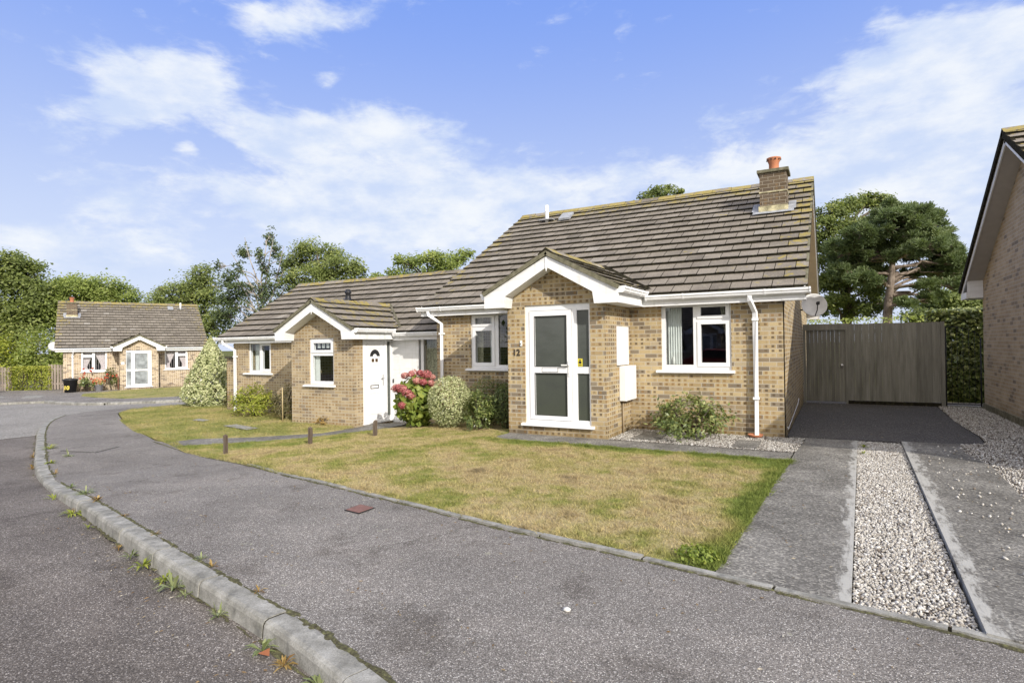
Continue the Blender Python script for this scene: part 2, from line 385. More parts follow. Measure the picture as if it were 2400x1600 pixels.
def lawn_mat(name, dry, blade):
    @material(name)
    def _(t):
        p = t.pos(); x, y, z = t.xyz(p)
        n1 = t.noise(p, .85, 5, .62); n2 = t.noise(t.map(p, loc=(3, 8, 0)), 3.4, 4)
        f = t.m('ADD', t.m('MULTIPLY', n1, .68), t.m('MULTIPLY', n2, .32))
        if dry:   # greener along the path, the drive and the pavement corner
            e = t.m('MAXIMUM', t.m('MULTIPLY', t.m('MULTIPLY', t.sm(y, -1.25, -.72), t.sm(x, -.5, .4)), .20), t.m('MULTIPLY', t.sm(t.m('SUBTRACT', x, t.m('MULTIPLY', y, .05)), 4.35, 4.85), .24))
            e = t.m('MAXIMUM', e, t.m('MULTIPLY', t.sm(x, -2.5, -4.5), .12))
            f = t.m('SUBTRACT', f, t.m('SUBTRACT', e, .015))
            st = [(.34, (.18, .22, .055)), (.43, (.28, .285, .09)), (.485, (.375, .33, .145)), (.55, (.47, .385, .215)), (.61, (.40, .315, .18)), (.68, (.26, .205, .125))]
        else:
            st = [(.36, (.19, .215, .065)), (.46, (.285, .28, .10)), (.56, (.385, .335, .15)), (.70, (.45, .365, .195))]
        col = t.ramp(f, st)
        if blade:
            ti = t.attr('tint'); col = t.mix(1, col, t.ramp(ti, [(0, (.5, .52, .45)), (.5, (.95, .98, .9)), (1, (1.5, 1.42, 1.3))]), 'MULTIPLY')
            sh = t.pbr(col, .8, .15)
            t.out(t.n('ShaderNodeMixShader', {0: .25, 1: sh, 2: t.n('ShaderNodeBsdfTranslucent', {'Color': col}).outputs[0]}).outputs[0])
        else:
            f2 = t.noise(p, 60, 3); col = t.mix(.7, col, t.mix(1, col, t.ramp(f2, [(.3, (.4, .4, .4)), (.7, (1.1, 1.1, 1.1))]), 'MULTIPLY'))
            t.out(t.pbr(col, .95, .05, t.bump(f2, .6, .02)))
    return MATS[name]
LAWN_DRY, GRASS_DRY = lawn_mat('parched_lawn', True, False), lawn_mat('parched_grass_blade', True, True)
LAWN_GRN, GRASS_GRN = lawn_mat('yellow_green_lawn', False, False), lawn_mat('yellow_green_grass_blade', False, True)
@material('rough_ground')
def _(t):
    p = t.pos(); n = t.noise(p, .4, 6, .6)
    t.out(t.pbr(t.ramp(n, [(.3, (.06, .075, .022)), (.55, (.13, .14, .045)), (.75, (.20, .17, .08))]), .95, .05))
GROUND = MATS['rough_ground']
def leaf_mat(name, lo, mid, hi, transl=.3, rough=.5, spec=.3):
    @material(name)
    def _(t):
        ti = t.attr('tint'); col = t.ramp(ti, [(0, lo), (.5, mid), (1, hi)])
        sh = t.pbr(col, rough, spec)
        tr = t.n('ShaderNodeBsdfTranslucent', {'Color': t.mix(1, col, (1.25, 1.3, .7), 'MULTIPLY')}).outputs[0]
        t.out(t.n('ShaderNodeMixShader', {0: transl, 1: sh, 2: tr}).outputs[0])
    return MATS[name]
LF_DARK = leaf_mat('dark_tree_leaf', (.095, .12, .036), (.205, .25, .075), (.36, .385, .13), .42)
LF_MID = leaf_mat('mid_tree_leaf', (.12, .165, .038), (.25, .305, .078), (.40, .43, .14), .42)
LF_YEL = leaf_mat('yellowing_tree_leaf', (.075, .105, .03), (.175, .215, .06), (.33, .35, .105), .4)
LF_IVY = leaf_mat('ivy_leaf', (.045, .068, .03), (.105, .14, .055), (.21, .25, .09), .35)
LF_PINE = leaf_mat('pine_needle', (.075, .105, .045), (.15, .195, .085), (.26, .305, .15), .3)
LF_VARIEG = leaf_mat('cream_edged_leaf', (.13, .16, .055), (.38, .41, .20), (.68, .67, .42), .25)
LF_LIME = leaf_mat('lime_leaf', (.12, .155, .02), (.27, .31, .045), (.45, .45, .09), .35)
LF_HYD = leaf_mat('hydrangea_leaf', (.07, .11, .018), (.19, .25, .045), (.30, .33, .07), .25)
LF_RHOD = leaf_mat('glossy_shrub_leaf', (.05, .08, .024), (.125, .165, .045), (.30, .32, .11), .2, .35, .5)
LF_DRY = leaf_mat('dry_twiggy_leaf', (.08, .075, .03), (.14, .13, .055), (.22, .19, .10))
LF_WEED = leaf_mat('weed_leaf', (.12, .155, .05), (.25, .285, .12), (.42, .42, .26), .25)
LF_RUST = leaf_mat('withered_weed_leaf', (.20, .11, .03), (.30, .20, .06), (.42, .30, .12), .2)
PINK = leaf_mat('pink_petal', (.30, .06, .07), (.50, .17, .17), (.62, .36, .30), .2)
RED = leaf_mat('red_petal', (.42, .05, .04), (.55, .12, .07), (.62, .25, .13), .2)
@material('tree_bark')
def _(t):
    p = t.n('ShaderNodeTexCoord').outputs['Object']; n = t.noise(t.map(p, (1, 1, .3)), 9, 5)
    t.out(t.pbr(t.ramp(n, [(.3, (.05, .04, .03)), (.7, (.16, .135, .105))]), .95, .1, t.bump(n, .6, .03)))
@material('pale_bark')
def _(t):
    p = t.n('ShaderNodeTexCoord').outputs['Object']; n = t.noise(t.map(p, (1, 1, .4)), 6, 4)
    t.out(t.pbr(t.ramp(n, [(.3, (.20, .17, .14)), (.7, (.45, .41, .36))]), .95, .1))
BARK, PALEBARK = MATS['tree_bark'], MATS['pale_bark']
@material('pine_bark')
def _(t):
    p = t.n('ShaderNodeTexCoord').outputs['Object']; n = t.noise(t.map(p, (1, 1, .4)), 7, 5)
    t.out(t.pbr(t.ramp(n, [(.3, (.10, .075, .058)), (.7, (.30, .245, .20))]), .95, .1, t.bump(n, .6, .03)))
def wood(name, a, b, c, dirt_shade=.5):
    @material(name)
    def _(t):
        p = t.n('ShaderNodeTexCoord').outputs['Object']
        g = t.noise(t.map(p, (13, 13, .9)), 1.6, 6, .65); col = t.ramp(g, [(.3, a), (.5, b), (.72, c)])
        s = t.noise(t.map(p, (3.0, 3.0, .35)), 1.9, 4); col = t.mix(t.m('MULTIPLY', t.sm(s, .45, .75), dirt_shade), col, t.mix(1, col, (.5, .5, .48), 'MULTIPLY'))
        ti = t.attr('tint'); col = t.mix(1, col, t.ramp(ti, [(0, (.88, .88, .88)), (1, (1.12, 1.12, 1.12))]), 'MULTIPLY')
        t.out(t.pbr(col, .95, .1, t.bump(g, .4, .008)))
    return MATS[name]
FENCE = wood('weathered_grey_board', (.185, .178, .152), (.24, .232, .20), (.30, .29, .255))
FENCE2 = wood('darker_door_board', (.165, .158, .135), (.21, .20, .172), (.26, .25, .218))
FARFENCE = wood('pinkish_grey_pale', (.20, .16, .13), (.30, .25, .21), (.40, .34, .29))
POSTW = wood('old_post_timber', (.07, .05, .038), (.13, .10, .075), (.20, .165, .13))
IRON = plain('black_iron', (.018, .018, .018), .6, .3, .3)
# ------------------------------------------------------------------ house building blocks
class Frame:
    """maps (u along wall, d into wall, z) of one wall plane to local x, y, z"""
    def __init__(s, kind, c, sg=1, cx=0.0): s.k, s.c, s.sg, s.cx = kind, c, sg, cx
    def __call__(s, u, d, z):
        if s.k == 'front': return (s.sg*(u-s.cx), s.c+d, z)
        return (s.sg*(s.c-s.cx)-s.sg*d, u, z)
def pbox(mb, P, u0, u1, d0, d1, z0, z1, mi=0):
    a, b = P(u0, d0, z0), P(u1, d1, z1)
    return mb.box(a[0], b[0], a[1], b[1], a[2], b[2], mi)
def wall(mb, P, u0, u1, z0, z1, holes=(), d0=0.0, d1=.25, mi=0):
    """rectangular slab with rectangular openings (u0,u1,z0,z1) and their reveals"""
    us = sorted({u0, u1, *[h[0] for h in holes], *[h[1] for h in holes]}); zs = sorted({z0, z1, *[h[2] for h in holes], *[h[3] for h in holes]})
    us = [u for u in us if u0 <= u <= u1]; zs = [z for z in zs if z0 <= z <= z1]
    nu, nz = len(us)-1, len(zs)-1
    def solid(i, j):
        if not (0 <= i < nu and 0 <= j < nz): return False
        cu, cz = (us[i]+us[i+1])/2, (zs[j]+zs[j+1])/2
        return not any(h[0] < cu < h[1] and h[2] < cz < h[3] for h in holes)
    for i in range(nu):
        for j in range(nz):
            if not solid(i, j): continue
            a, b, c, d = us[i], us[i+1], zs[j], zs[j+1]
            V = [P(a, d0, c), P(b, d0, c), P(b, d0, d), P(a, d0, d), P(a, d1, c), P(b, d1, c), P(b, d1, d), P(a, d1, d)]
            F = [(0, 1, 2, 3), (7, 6, 5, 4)]
            if not solid(i-1, j): F.append((4, 0, 3, 7))
            if not solid(i+1, j): F.append((1, 5, 6, 2))
            if not solid(i, j-1): F.append((4, 5, 1, 0))
            if not solid(i, j+1): F.append((3, 2, 6, 7))
            mb.add(V, F, mi)
    return mb
def curtain(P, parent, u0, u1, z0, z1, d, mat, tie=None, name='curtain', wave=.018):
    """hanging cloth with folds; tie=(u, z): gathered to that side at that height"""
    n, m = 36, 10; V = []; F = []
    for j in range(m+1):
        z = z1+(z0-z1)*j/m
        for i in range(n+1):
            s = i/n; u = u0+(u1-u0)*s
            if tie is not None:
                k = min(1, (z1-z)/(z1-tie[1])); w = 1-.62*k**1.1 if z >= tie[1] else .38+.12*(tie[1]-z)/(tie[1]-z0+1e-6)
                u = tie[0]+(u-tie[0])*w
            V.append(P(u, d+wave*math.sin(s*math.pi*2*6+.5*math.sin(j*.3)), z))
    for j in range(m):
        for i in range(n): F.append((j*(n+1)+i, j*(n+1)+i+1, (j+1)*(n+1)+i+1, (j+1)*(n+1)+i))
    return MB().add(V, F, smooth=True).build(name, mat, parent)
def window(parent, P, u0, u1, z0, z1, glaz, casements=(), sill=None, glass=None, depth=.035, label=None):
    mb = MB(); wall(mb, P, u0, u1, z0, z1, glaz, depth, depth+.07)
    w = mb.build('window', UPVC, parent)
    if label: w['label'] = label
    for c in casements:      # opening light: a raised frame round its glass
        mc = MB(); inner = [g for g in glaz if c[0] < g[0] and g[1] < c[1] and c[2] < g[2] and g[3] < c[3]]
        wall(mc, P, c[0], c[1], c[2], c[3], inner, depth-.018, depth-.001)
        mc.build('casement', UPVC, w)
    mg = MB()
    for g in glaz: mg.add([P(g[0], depth+.03, g[2]), P(g[1], depth+.03, g[2]), P(g[1], depth+.03, g[3]), P(g[0], depth+.03, g[3])], [(0, 1, 2, 3)])
    mg.build_split('pane', glass or GLASS, w)
    mk = MB()
    for g in glaz:           # dark glazing gasket
        wall(mk, P, g[0]-.006, g[1]+.006, g[2]-.006, g[3]+.006, [(g[0]+.004, g[1]-.004, g[2]+.004, g[3]-.004)], depth+.02, depth+.026)
    mk.build_split('gasket', BLACKP, w)
    if sill:
        ms = MB(); su0, su1, sz, pr = sill
        a = [P(su0, -pr, sz), P(su0, -pr, sz+.035), P(su0, depth+.03, sz+.06), P(su0, depth+.03, sz)]
        b = [P(su1, -pr, sz), P(su1, -pr, sz+.035), P(su1, depth+.03, sz+.06), P(su1, depth+.03, sz)]
        ms.add(a+b, [(0, 1, 2, 3), (7, 6, 5, 4), (0, 4, 5, 1), (1, 5, 6, 2), (2, 6, 7, 3), (3, 7, 4, 0)]).build('sill', UPVC, w)
    return w
TH = R(30.6)
def tile_slope(mb, E0, a, b, La, Ls, g=.344, w=.332, lich=lambda l, s: 0.0, clip=None):
    """courses of separate concrete tiles; E0 lower corner, a along eave, b up the slope"""
    E0, a, b = map(lambda q: np.array(q, float), (E0, a, b)); n = np.cross(a, b)
    if n[2] < 0: n = -n
    nc = int(math.ceil(Ls/g-.15))
    for i in range(nc):
        s0 = i*g; s1 = min(s0+g+.05, Ls); off = (i % 2)*w/2
        x = -off
        sag = rng.normal(0, .0025)
        while x < La-.01:
            l0, l1 = max(0, x), min(La, x+w-.012)
            x += w
            if l1-l0 < .03: continue
            if clip and clip((l0+l1)/2, (s0+s1)/2): continue
            j = rng.normal(0, .003); h0 = rng.normal(0, .0025)+sag; jj = rng.normal(0, .0025)
            q = [(l0, s0+j+jj, .012), (l1, s0+j-jj, .012), (l1, s1, 0), (l0, s1, 0), (l0, s0+j+jj, .058+h0), (l1, s0+j-jj, .058+h0), (l1, s1, .014), (l0, s1, .014)]
            V = [E0+a*p+b*r+n*(h-.048) for p, r, h in q]
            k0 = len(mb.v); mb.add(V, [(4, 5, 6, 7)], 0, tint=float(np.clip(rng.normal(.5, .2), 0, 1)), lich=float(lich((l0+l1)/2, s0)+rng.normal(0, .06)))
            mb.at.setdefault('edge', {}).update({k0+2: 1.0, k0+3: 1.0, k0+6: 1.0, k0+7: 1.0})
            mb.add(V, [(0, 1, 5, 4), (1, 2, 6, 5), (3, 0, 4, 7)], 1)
    D = lambda l, s, h: E0+a*l+b*s+n*h
    V = [D(0, 0, -.05), D(La, 0, -.05), D(La, Ls, -.05), D(0, Ls, -.05), D(0, 0, -.085), D(La, 0, -.085), D(La, Ls, -.085), D(0, Ls, -.085)]
    mb.add(V, [(0, 1, 2, 3), (7, 6, 5, 4), (0, 4, 5, 1), (1, 5, 6, 2), (2, 6, 7, 3), (3, 7, 4, 0)], 1)
def ridge_caps(mb, p0, p1, side, pitch=TH, w=.17, seg=.45, lich=.55):
    p0, p1 = np.array(p0, float), np.array(p1, float); L = np.linalg.norm(p1-p0); a = (p1-p0)/L; side = np.array(side, float)
    n = max(1, round(L/seg)); up = np.array((0, 0, 1.))
    dn = lambda sg: side*sg*math.cos(pitch)-up*math.sin(pitch)
    for i in range(n):
        q0, q1 = p0+a*(L*i/n+.003), p0+a*(L*(i+1)/n-.003); h = up*(.035+rng.normal(0, .003))
        V = []
        for q in (q0, q1): V += [q+dn(-1)*w+h*.6, q+dn(-1)*w*.35+h*1.05, q+h*1.35, q+dn(1)*w*.35+h*1.05, q+dn(1)*w+h*.6, q+dn(1)*w-up*.01, q-up*.02, q+dn(-1)*w-up*.01]
        t = float(rng.random()); l = float(lich+rng.normal(0, .12))
        mb.add(V, [(0, 1, 9, 8), (1, 2, 10, 9), (2, 3, 11, 10), (3, 4, 12, 11)], 0, tint=t, lich=l, edge=.5)
        mb.add(V, [(4, 5, 13, 12), (7, 0, 8, 15), (0, 7, 6, 5, 4, 3, 2, 1), (8, 9, 10, 11, 12, 13, 14, 15)], 1)
def gutter(parent, axis, q0, q1, c, z, out=-1, ends=True, nb=None):
    """white rain gutter; axis 'x': runs along x at y=c; axis 'y': runs along y at x=c. out: side facing away from the wall"""
    prof = [(0, .095), (0, .01), (.02*out, 0), (.075*out, 0), (.098*out, .022), (.102*out, .05), (.118*out, .062), (.118*out, .098), (.104*out, .098), (.09*out, .06), (.085*out, .03), (.06*out, .012), (.012*out, .012), (.008*out, .095)]
    mk = (lambda s, p, h: (s, c+p, z+h)) if axis == 'x' else (lambda s, p, h: (c+p, s, z+h))
    pts = [mk(q0, p, h) for p, h in prof]
    off = (q1-q0, 0, 0) if axis == 'x' else (0, q1-q0, 0)
    g = MB().prism(pts, off).build('gutter', FASCIA, parent)
    n = nb if nb is not None else max(2, int(abs(q1-q0)/.9))
    for i in range(n):
        s = q0+(q1-q0)*(i+.5)/n; b = MB(); hw = .014
        pp = [(p*1.05+.002*out, h-.004 if h < .02 else h+.003) for p, h in prof[:8]]+[(.002*out, .1)]
        pts = [mk(s-hw, p, h) for p, h in pp]
        b.prism(pts, (2*hw, 0, 0) if axis == 'x' else (0, 2*hw, 0)).build('bracket', UPVC, g)
    e = MB()
    if ends:
        for s in (q0, q1):
            pts = [mk(s-.012, p, h) for p, h in [(0, .1), (0, 0), (.03*out, -.006), (.08*out, -.006), (.107*out, .02), (.11*out, .055), (.126*out, .065), (.126*out, .104)]]
            e.prism(pts, (.024, 0, 0) if axis == 'x' else (0, .024, 0))
        e.build_split('stop_end', UPVC, g)
    return g
def downpipe(parent, pts, clips=(), rad=.047):
    d = MB().tube(pts, rad, 4, smooth=False, ref=(0, 0, 1.0)).build('downpipe', UPVC, parent)
    for (x, y, z) in clips: MB().box(x-.05, x+.05, y-.045, y+.06, z-.02, z+.02).build('pipe_clip', UPVC, d)
    return d
def text_part(body, size, mat, parent, loc, rot, name='house_number', extrude=.006, label=None):
    cu = bpy.data.curves.new(name, 'FONT'); cu.body = body; cu.size = size; cu.extrude = extrude; cu.offset = size*.018
    tmp = bpy.data.objects.new(name, cu); COL.objects.link(tmp)
    dg = bpy.context.evaluated_depsgraph_get(); me = bpy.data.meshes.new_from_object(tmp.evaluated_get(dg))
    bpy.data.objects.remove(tmp); me.materials.clear(); me.materials.append(mat)
    o = bpy.data.objects.new(name, me); COL.objects.link(o); o.parent = parent; o.location = loc; o.rotation_euler = rot
    if label: o['label'] = label
    return o
def porch_roof(parent, cx, half, ye, ybk, ztop_eave, zridge, wallhalf, zfoot, main_fascia_y, right_gutter_to):
    """small gabled roof over a porch: two tiled slopes, ridge, bargeboard with deep feet, soffit"""
    pitch = math.atan2(zridge-ztop_eave, half)
    mb = MB(); Ls = half/math.cos(pitch)
    for sg in (-1, 1):
        b = (-sg*math.cos(pitch), 0, math.sin(pitch))
        tile_slope(mb, (cx+sg*half, ye, ztop_eave), (0, 1, 0), b, ybk-ye, Ls, lich=lambda l, s: .32+.25*(s > Ls-.4))
    ridge_caps(mb, (cx, ye, zridge-.01), (cx, ybk, zridge-.01), (1, 0, 0), pitch, lich=.5)
    for sg in (-1, 1):     # undercloak along the verge
        d = np.array((-sg*math.cos(pitch), 0, math.sin(pitch))); p = np.array((cx+sg*half, ye-.004, ztop_eave-.03)); n = np.array((sg*math.sin(pitch), 0, math.cos(pitch)))
        q = [p-n*.06, p+n*.012, p+n*.012+d*Ls, p-n*.06+d*Ls]
        mb.prism(q, (0, .05, 0), 2)
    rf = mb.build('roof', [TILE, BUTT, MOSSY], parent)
    # bargeboard, foot to foot, one piece
    zb = zridge-.11; ib = wallhalf-.09; zt = ztop_eave-.075
    B = [(-half+.03, zfoot), (-ib, zfoot), (-ib+.03, zfoot+.20), (0, zb-.19), (ib-.03, zfoot+.20), (ib, zfoot), (half-.03, zfoot), (half-.03, zt), (0, zb), (-half+.03, zt)]
    ba = MB()
    yb = ye+.03
    def quadpr(ix): ba.prism([(cx+B[i][0], yb, B[i][1]) for i in ix], (0, .022, 0))
    quadpr((0, 1, 2, 9)); quadpr((2, 3, 8, 9)); quadpr((3, 4, 7, 8)); quadpr((4, 5, 6, 7))
    bar = ba.build('bargeboard', FASCIA, parent)
    MB().prism([(cx-.025, yb-.012, zb-.02), (cx+.025, yb-.012, zb-.02), (cx+.02, yb-.012, zb-.2), (cx, yb-.012, zb-.27), (cx-.02, yb-.012, zb-.2)], (0, .011, 0)).build('finial', UPVC, bar)
    so = MB()
    for sg in (-1, 1):     # sloping soffit and boxed foot
        a0 = (cx+sg*(ib-.03), zfoot+.2); a1 = (cx, zb-.19)
        so.add([(a0[0], yb+.022, a0[1]+.004), (a1[0], yb+.022, a1[1]+.004), (a1[0], 0.02, a1[1]+.004), (a0[0], 0.02, a0[1]+.004)], [(0, 1, 2, 3)])
        so.add([(cx+sg*ib, yb+.022, zfoot+.003), (cx+sg*(half-.03), yb+.022, zfoot+.003), (cx+sg*(half-.03), main_fascia_y, zfoot+.003), (cx+sg*(wallhalf-.01), main_fascia_y, zfoot+.003), (cx+sg*(wallhalf-.01), 0, zfoot+.003), (cx+sg*ib, 0, zfoot+.003)], [(0, 1, 2, 3, 4, 5)])
        so.add([(cx+sg*(ib-.03), yb+.022, zfoot+.2), (cx+sg*ib, yb+.022, zfoot), (cx+sg*ib, 0.0, zfoot), (cx+sg*(ib-.03), 0.0, zfoot+.2)], [(0, 1, 2, 3)])
    so.build_split('soffit', FASCIA, parent)
    fa = MB()
    for sg in (-1, 1): fa.box(cx+sg*(half-.035), cx+sg*(half-.055), yb+.0225, main_fascia_y, zfoot, zt-.0)
    fa.build_split('fascia', FASCIA, parent)
    gutter(parent, 'y', ye+.1, right_gutter_to, cx+half-.034, ztop_eave-.135, out=1, ends=True, nb=2)
    gutter(parent, 'y', ye+.1, right_gutter_to, cx-half+.034, ztop_eave-.135, out=-1, ends=True, nb=2)
    # lead valleys where it meets the main slope
    zr = zridge
    va = MB()
    return rf, pitch

def chimney(parent, x0, x1, y0, y1, zb, ztop, pot_c):
    c = MB().box(x0, x1, y0, y1, zb-.3, ztop-.07).build('chimney', BRICK_DARK, parent)
    MB().box(x0-.025, x1+.025, y0-.025, y1+.025, zb-.25, zb+.14).build('chimney_plinth', STAINED, c)
    MB().box(x0-.012, x1+.012, y0-.012, y1+.012, zb+.43, zb+.455).build('string_course', STAINED, c)
    MB().box(x0-.05, x1+.05, y0-.05, y1+.05, ztop-.07, ztop).build('chimney_cap', MOSSY, c, bevel=.01)
    f = MB()
    tz = lambda y: zb+(y-y0)*.591
    for (a, b, ya, yb_) in ((x0-.14, x1+.14, y0-.12, y0+.02), (x0-.17, x0-.02, y0+.02, y0+.42), (x1+.02, x1+.17, y0+.02, y0+.42)):
        f.add([(a, ya, tz(ya)+.035), (b, ya, tz(ya)+.035), (b, yb_, tz(yb_)+.04), (a, yb_, tz(yb_)+.04)], [(0, 1, 2, 3)])
    f.build_split('flashing', LEAD, c)
    px, py = pot_c
    pm = MB()
    for k in range(10):
        a = 2*math.pi*k/10; qx, qy = px+.1385*math.cos(a), py+.1385*math.sin(a); pm.box(qx-.012, qx+.012, qy-.012, qy+.012, ztop+.245, ztop+.27, 1)
    pot = pm.lathe([(.12, 0), (.105, .02), (.10, .2), (.115, .225), (.115, .235), (.145, .30), (.15, .32), (.125, .33), (.11, .30), (.09, .0)], (px, py, ztop-.02), 20).build('chimney_pot', [TERRA, BLACKP], c)
    return c

FARGLASS = plain('painted_sky_glass', (.26, .28, .29), .15, .6, .5, nscale=2.5)  # far door glass; sky reflections put into the lighter colour
def bungalow(name, label, loc, rz, s, number, gz=0.0):
    """gabled bungalow with a central glazed porch; s=-1 builds the handed (mirrored) twin"""
    H = thing(name, label, 'house', loc, rz)
    cx = .954; X = lambda u: s*(u-cx)
    FM, FP = Frame('front', 1.338, s, cx), Frame('front', 0.0, s, cx)
    SP, SPL, SR, SL = Frame('side', 1.908, s, cx), Frame('side', 0.0, s, cx), Frame('side', 4.547, s, cx), Frame('side', -2.6, s, cx)
    yb = 10.97
    # walls
    mw = MB()
    wall(mw, FM, -2.6, 0.02, -.4, 2.36, [(-1.69, -.45, 1.13, 2.33)])
    wall(mw, FM, 1.89, 4.547, -.4, 2.36, [(2.50, 3.72, 1.13, 2.33)])
    for xx, th in ((4.547, -.25), (-2.6, .25)):
        pts = [(X(xx), 1.34, -.4), (X(xx), yb, -.4), (X(xx), yb, 2.52), (X(xx), 6.154, 5.36), (X(xx), 1.34, 2.52)]
        mw.prism(pts, (s*th, 0, 0))
    mw.box(X(-2.35), X(4.3), yb-.25, yb-.002, -.4, 2.36)
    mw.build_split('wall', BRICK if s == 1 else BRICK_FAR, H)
    mp = MB()
    wall(mp, FP, 0, 1.908, -.4, 2.35, [(.353, 1.62, .19, 2.334)])
    mp.prism([(X(0), .002, 2.35), (X(1.908), .002, 2.35), (X(1.908), .002, 2.56), (X(.954), .002, 3.04), (X(0), .002, 2.56)], (0, .2, 0))
    mp.box(X(1.908), X(1.66), .25, 1.335, -.4, 2.52); mp.box(X(0), X(.25), .25, 1.335, -.4, 2.52)
    mp.build('porch_wall', BRICK if s == 1 else BRICK_FAR, H)
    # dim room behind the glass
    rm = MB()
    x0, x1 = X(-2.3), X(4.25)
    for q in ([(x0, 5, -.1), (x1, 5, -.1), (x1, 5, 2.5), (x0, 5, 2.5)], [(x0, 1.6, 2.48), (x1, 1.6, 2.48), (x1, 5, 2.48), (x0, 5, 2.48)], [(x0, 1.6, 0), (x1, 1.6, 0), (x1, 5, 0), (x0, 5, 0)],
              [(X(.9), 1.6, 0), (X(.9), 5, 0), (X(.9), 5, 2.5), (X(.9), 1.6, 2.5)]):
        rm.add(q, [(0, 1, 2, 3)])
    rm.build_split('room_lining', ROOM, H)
    # windows
    w = window(H, FM, 2.50, 3.72, 1.13, 2.325, [(2.575, 3.07, 1.22, 2.265), (3.205, 3.63, 2.10, 2.25), (3.205, 3.63, 1.26, 1.945)], [(3.145, 3.69, 2.045, 2.30), (3.145, 3.69, 1.19, 2.0)], sill=(2.41, 3.78, 1.078, .075))
    w2 = window(H, FM, -1.69, -.45, 1.13, 2.325, [(-1.58, -1.16, 2.09, 2.22), (-1.58, -1.16, 1.25, 1.94), (-1.0, -.52, 1.2, 2.27)], [(-1.65, -1.09, 2.03, 2.28), (-1.65, -1.09, 1.18, 2.0)], sill=(-1.79, -.36, 1.078, .075))
    if s == 1:
        curtain(FM, w, 2.56, 2.83, 1.17, 2.3, .2, CURTAIN); curtain(FM, w, 3.5, 3.70, 1.17, 2.3, .22, FLORAL, tie=(3.72, 1.5))
        curtain(FM, w2, -1.33, -1.12, 1.17, 2.3, .25, CURTAIN); curtain(FM, w2, -1.7, -1.5, 1.17, 2.3, .22, FLORAL)
        MB().lathe([(.0, 0), (.03, 0), (.028, .14), (.02, .17), (.01, .2), (0, .21)], (X(2.68), 1.52, 1.17), 12).build('bottle', METALW, w)
    else:
        for ww, a, b in ((w, 2.56, 3.66), (w2, -1.63, -.5)):
            m = (a+b)/2
            curtain(FM, ww, a, m, 1.17, 2.3, .2, FCURTAIN, tie=(a, 1.42)); curtain(FM, ww, m, b, 1.17, 2.3, .2, FCURTAIN, tie=(b, 1.42))
            bl = MB()
            for i in range(10): pbox(bl, FM, a+(b-a)*i/10, a+(b-a)*i/10+.012, .3, .31, 1.17, 2.3)
            bl.build_split('blind', FCURTAIN, ww)
    # porch door
    OBSC = OBSCURE if s == 1 else FARGLASS
    df = MB(); wall(df, FP, .353, 1.62, .205, 2.334, [(.44, 1.27, .27, 2.235), (1.365, 1.59, .29, 1.11), (1.365, 1.59, 1.225, 2.215)], .03, .10)
    fr = df.build('door_frame', UPVC, H)
    mg = MB()
    for (a, b, c, d) in ((1.365, 1.59, .29, 1.11), (1.365, 1.59, 1.225, 2.215)): mg.add([FP(a, .06, c), FP(b, .06, c), FP(b, .06, d), FP(a, .06, d)], [(0, 1, 2, 3)])
    mg.build_split('side_light', OBSC, fr)
    ms = MB(); a = [FP(.29, -.07, .165), FP(.29, -.07, .2), FP(.29, .09, .22), FP(.29, .09, .165)]; b = [FP(1.69, -.07, .165), FP(1.69, -.07, .2), FP(1.69, .09, .22), FP(1.69, .09, .165)]
    ms.add(a+b, [(0, 1, 2, 3), (7, 6, 5, 4), (0, 4, 5, 1), (1, 5, 6, 2), (2, 6, 7, 3), (3, 7, 4, 0)]).build('door_sill', UPVC, fr)
    dl = MB(); wall(dl, FP, .447, 1.263, .277, 2.228, [(.55, 1.175, 1.23, 2.13), (.55, 1.175, .36, 1.11)], .014, .075)
    door = dl.build('door', UPVC, H)
    mg = MB()
    for (a, b, c, d) in ((.55, 1.175, 1.23, 2.13), (.55, 1.175, .36, 1.11)): mg.add([FP(a, .04, c), FP(b, .04, c), FP(b, .04, d), FP(a, .04, d)], [(0, 1, 2, 3)])
    mg.build_split('glass_panel', OBSC, door)
    gk = MB()
    for g in ((.55, 1.175, 1.23, 2.13), (.55, 1.175, .36, 1.11)): wall(gk, FP, g[0]-.005, g[1]+.005, g[2]-.005, g[3]+.005, [(g[0]+.005, g[1]-.005, g[2]+.005, g[3]-.005)], .008, .0135)
    wall(gk, FP, .440, 1.27, .27, 2.235, [(.447, 1.263, .277, 2.228)], .04, .045)
    gk.build_split('gasket', BLACKP, door)
    hd = MB(); pbox(hd, FP, 1.205, 1.235, 0, .0138, 1.06, 1.33); pbox(hd, FP, 1.09, 1.225, -.045, -.027, 1.245, 1.268); pbox(hd, FP, 1.212, 1.23, -.045, 0, 1.245, 1.268); pbox(hd, FP, 1.213, 1.227, -.006, 0, 1.10, 1.13)
    hd.build('handle', METALW, door)
    lb = MB(); pbox(lb, FP, .70, 1.0, .002, .0135, 1.135, 1.205); lb.build('letterbox', UPVC, door)
    lb = MB(); wall(lb, FP, .695, 1.005, 1.13, 1.21, [(.70, 1.0, 1.135, 1.205)], .006, .0132); lb.build('letterbox_surround', BLACKP, door)
    # roof
    m = MB(); Ls = 5.036/math.cos(TH)
    xl, xr = sorted((X(-2.9), X(4.93)))
    def lich(l, q):
        u = (xl+l)/s+cx; e = max(0, 1-(4.93-u)/1.0)*.45 if u > 3.8 else 0
        return max(.55*max(0, (q-Ls+1.25)/1.25)**.8, e*(.6+.5*q/Ls), .3*max(0, 1-(u+2.9)/.9)) + .07
    tile_slope(m, (xl, 1.118, 2.528), (1, 0, 0), (0, math.cos(TH), math.sin(TH)), xr-xl, Ls, lich=lich)
    tile_slope(m, (xl, 11.19, 2.528), (1, 0, 0), (0, -math.cos(TH), math.sin(TH)), xr-xl, Ls, lich=lich)
